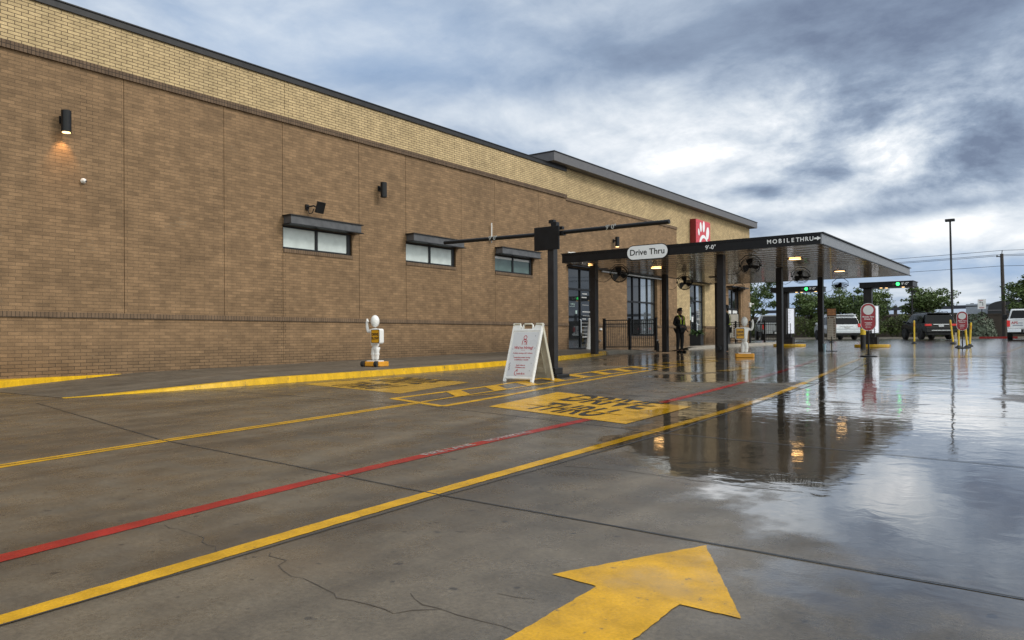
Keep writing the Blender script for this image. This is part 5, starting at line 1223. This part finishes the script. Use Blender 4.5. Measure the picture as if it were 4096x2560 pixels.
def tree(x, y, h, wd, label, seed, name='tree', leaf=LEAF1, dens=1., clear=.25):
    t = thing(name, label, 'tree', (x, y, FAR + .1), 0, 'trees beyond the parking lot'); rng = np.random.default_rng(seed)
    tr = MB(); cr = MB(); tr.tube([(0, 0, -.1), (.03, 0, h * .3), (rng.normal() * .1, rng.normal() * .1, h * .62)], [.11, .08, .05], 8)
    nl = int(11 * dens) + 4
    for i in range(nl):
        th = rng.uniform(0, 2 * math.pi); z0 = h * rng.uniform(clear, .6); ln = wd * rng.uniform(.25, .52); tip = np.array([math.cos(th) * ln, math.sin(th) * ln, min(h * .97, z0 + h * rng.uniform(.1, .42))])
        mid = np.array([tip[0] * .45, tip[1] * .45, z0 + (tip[2] - z0) * .6]); tr.tube([(0, 0, z0), tuple(mid), tuple(tip)], [.04, .026, .008], 5)
        for q, pt in enumerate((mid, tip, tip * .75 + mid * .25)):
            leaves(cr, pt + rng.normal(size=3) * .12, np.array([.62, .62, .34]) * rng.uniform(.6, 1.15), int(80 * dens), .105, rng)
        leaves(cr, tip + rng.normal(size=3) * .25, np.array([.95, .95, .25]) * .7, int(26 * dens), .10, rng)
    leaves(cr, (0, 0, h * .62), (wd * .33, wd * .33, h * .25), int(280 * dens), .11, rng)
    leaves(cr, (0, 0, h * .85), (wd * .18, wd * .18, h * .12), int(130 * dens), .10, rng)
    tr.build('trunk', BARK, t); cr.build('crown', leaf, t, fix=False)
tree(-24.6, 72.5, 6.2, 5.4, 'tall leafy tree at the far brick corner of the building', 11, dens=1.5)
tree(-19.4, 73.0, 4.5, 3.8, 'leafy tree seen between the second and third front columns', 12, dens=1.2)
tree(-16.9, 73.5, 4.4, 3.4, 'leafy tree rising behind the silver white SUV', 13, dens=1.2)
tree(-14.4, 73.0, 4.6, 4.0, 'leafy tree around the post of the right order point', 14, dens=1.3)
tree(-9.9, 73.2, 4.4, 3.9, 'low spreading tree behind the black SUV', 15, dens=1.3, clear=.35)
tree(-2.2, 72.0, 5.0, 3.6, 'dark leafy tree above the white pickup truck', 16, dens=1.4)
sh = [(-26.5, 69.5, 2.6, 1.8), (-23.6, 69.8, 2.6, 1.6), (-21.0, 69.6, 2.7, 1.9), (-18.7, 69.9, 2.4, 1.75), (-16.3, 69.7, 2.5, 1.8), (-13.9, 69.5, 2.7, 2.05), (-11.6, 69.8, 2.4, 1.9), (-9.2, 69.9, 2.3, 1.35)]
labs = ['hedge shrub hidden deepest behind the brick corner', 'hedge shrub behind the grey pickup truck', 'hedge shrub left of the silver white SUV', 'hedge shrub behind the hood of the silver white SUV', 'hedge shrub directly behind the silver white SUV', 'yellow green hedge shrub right of the red check in sign', 'hedge shrub left of the black SUV', 'low hedge shrub behind the roof of the black SUV']
for i, ((x, y, wd, h), lb) in enumerate(zip(sh, labs)):
    t = thing('hedge_shrub', lb, 'shrub', (x, y, FAR + .1), 0, 'hedge shrubs behind the parked cars'); rng = np.random.default_rng(40 + i); cr = MB(); tr = MB()
    for k in range(14): leaves(cr, (rng.uniform(-.42, .42) * wd, rng.uniform(-.4, .4), rng.uniform(.2, .95) * h), (.5, .45, .33), 75, .085, rng)
    leaves(cr, (0, 0, h * .5), (wd * .6, .7, h * .5), 700, .09, rng)
    for k in range(5): tr.tube([(rng.normal() * .15, 0, -.05), (rng.normal() * .4, rng.normal() * .2, h * .7)], [.03, .008], 5)
    cr.build('foliage', LEAF2, t, fix=False); tr.build('stem', BARK, t)
t = thing('round_bush', 'rounded grey green bush behind the far red check in sign', 'bush', (-5.75, 68.6, FAR + .1)); rng = np.random.default_rng(77); cr = MB()
for k in range(3200):
    d = rng.normal(size=3); d[2] = abs(d[2]) * 1.; d /= np.linalg.norm(d); p = d * np.array([1.12, 1.0, 1.9]) * (1 - .25 * rng.random() ** 2) * (1 + .06 * math.sin(9 * d[0]) * math.cos(7 * d[2])); a = d * .02 + rng.normal(size=3) * .055; b = np.cross(a, d) + rng.normal(size=3) * .012
    i = len(cr.v); cr.v += [tuple(p - a), tuple(p - b), tuple(p + a), tuple(p + b)]; cr.f.append((i, i + 1, i + 2, i + 3))
cr.build('foliage', LEAF3, t, fix=False); mb = MB(); mb.ball((0, 0, .85), (.85, .8, .9)); mb.build('stem', BARK, t)
# far wall, overpass rail, sheds
t = thing('masonry_wall', 'long low brown masonry wall behind the hedge', 'wall', (0, 78, FAR)); mb = MB()
for k in range(18): mb.box(-70 + k * 6.3, -70 + k * 6.3 + 6.28, 0, .3, -.2, 2.02)
mb.build('wall_panels', BROWNW, t); mb = MB(); mb.box(-70, 44, -.05, .35, 2.02, 2.12); mb.build('coping', BROWNW, t)
t = thing('overpass', 'dark elevated road rail crossing the skyline behind the trees', 'overpass', (0, 112, 0)); mb = MB()
mb.box(-120, 60, 0, .5, 4.35, 4.78); mb.build('rail_beam', pmat('dark rail', (.03, .032, .045), .6), t)
for k in range(26):
    mb = MB(); x = -72 + k * 4.4; mb.box(x, x + .38, .1, .45, 2.6, 5.0); mb.build('support_post', POLE, t)
mb = MB(); mb.box(-120, 60, 0, .6, 2.2, 3.85); mb.build('retaining_wall', BROWNW, t)
t = thing('white_trailer', 'pale box trailer parked below the overpass rail', 'trailer', (-8.3, 100, 0)); mb = MB(); mb.box(-1.4, 2.8, 0, 2.2, 3.1, 4.5); mb.build('trailer_box', pmat('pale trailer', (.3, .33, .38), .5), t, .05); mb = MB(); mb.box(-1.4, 2.8, -.02, -.003, 4.2, 4.3); mb.build('trailer_stripe', BRZ, t)
mb = MB(); mb.tube([(-.8, .3, 3.1), (-.8, .3, 1.)], .2); mb.tube([(2.2, .3, 3.1), (2.2, .3, 1.)], .2); mb.build('landing_leg', TYRE, t)
t = thing('arched_shed', 'dark round roofed shed behind the direction sign', 'shed', (-5.9, 96, 0)); mb = MB(); P = [(-1.4, .7), (-1.4, 3.6)] + [(1.0 - 2.4 * math.cos(R(a)), 3.7 + 1.0 * math.sin(R(a)) ** .6) for a in range(15, 180, 15)] + [(3.4, 3.6), (3.4, .7)]
mb.prism(P, 0, -6, frame((0, 0, 0), (1, 0, 0), (0, 0, 1))); mb.build('shed_shell', pmat('dark shed', (.022, .024, .027), .6), t); mb = MB(); mb.box(-1.42, 3.42, -.05, -.003, 3.55, 3.68); mb.build('shed_trim', ROOFM, t)
# sign, poles, wires
t = thing('direction_sign', 'white direction sign with a left turn arrow above the round bush', 'sign', (-5.55, 68., FAR)); mb = MB(); mb.tube([(0, .03, 0), (0, .03, 2.4)], .035, 8); mb.build('post', BRZ, t)
mb = MB(); mb.box(-.27, .27, -.012, .012, 2.25, 3.0); mb.build('sign_plate', WHTT, t); F_ = frame((0, -.014, 0), (1, 0, 0), (0, 0, 1)); mb = MB(); stroke(mb, [(.07, 2.5), (.07, 2.7), (.0, 2.78), (-.08, 2.78)], .035, 0, .004, F_); mb.prism([(-.08, 2.84), (-.16, 2.78), (-.08, 2.72)], 0, .004, F_); mb.build('arrow', BLKT, t)
mb = MB(); mb.box(-.18, .18, 2.37, 2.40, 0, .004, F_); mb.box(-.14, .14, 2.31, 2.34, 0, .004, F_); mb.box(-.2, .1, 2.9, 2.93, 0, .004, F_); mb.build('print', REDT, t)
t = thing('light_pole', 'tall thin parking lot light pole with a flat lamp head', 'light pole', (-7.05, 64.0, gz(64))); mb = MB(); mb.lathe([(.25, 0), (.25, .5)], (0, 0, 0), 14); mb.build('pole_base', KERBC, t)
mb = MB(); mb.tube([(0, 0, .5), (-.10, 0, 8.62)], [.085, .065], 10); mb.build('pole', BRZ, t); mb = MB(); mb.box(-.42, .2, -.18, .18, 8.6, 8.78); mb.build('lamp_head', BRZ, t, .02)
t = thing('light_pole', 'short dark pole rising behind the right order point roof', 'light pole', (-10.75, 71.0, FAR)); mb = MB(); mb.tube([(0, 0, 0), (0, 0, 3.9)], .07, 8); mb.build('pole', BRZ, t); mb = MB(); mb.box(-.3, .3, -.15, .15, 3.9, 4.0); mb.build('lamp_head', BRZ, t)
t = thing('utility_pole', 'wooden utility pole carrying wires at the far right', 'utility pole', (-4.62, 74.5, FAR)); mb = MB(); mb.tube([(.12, 0, 0), (-.02, 0, 6.95)], [.165, .12], 10); mb.build('pole', POLE, t)
mb = MB(); mb.tube([(-.02, 0, 6.9), (.02, 0, 7.25)], .03, 6); mb.tube([(-.35, 0, 6.78), (0, 0, 6.65)], .03, 6); mb.tube([(-.35, 0, 6.7), (-.35, 0, 6.85)], .05, 6); mb.build('insulator', POLE, t)
for dy in (0,):
    wires = [(7.90, -.0), (7.56, -.3), (7.46, -.3), (6.62, 0.)]
    for k, (z, dx) in enumerate(wires):
        o = MB(); z = z + .05
        pole_p = Vector((-4.62 + dx, 74.5, z)); far = Vector((-70., 95., z + 2.5)); rgt = Vector((25., 68., z + .25))
        pts = [far * (1 - s_) + pole_p * s_ - Vector((0, 0, .6 * 4 * s_ * (1 - s_))) for s_ in [i / 24 for i in range(25)]] + [pole_p * (1 - s_) + rgt * s_ - Vector((0, 0, .5 * 4 * s_ * (1 - s_))) for s_ in [i / 10 for i in range(1, 11)]]
        o.tube(pts, .016, 4); tag(o.build('power_line', BLK), ['top power line running to the utility pole tip', 'upper of the paired power lines at the pole arm', 'lower of the paired power lines at the pole arm', 'lowest power line crossing below the pole arm'][k], 'power line', 'power lines on the utility pole')
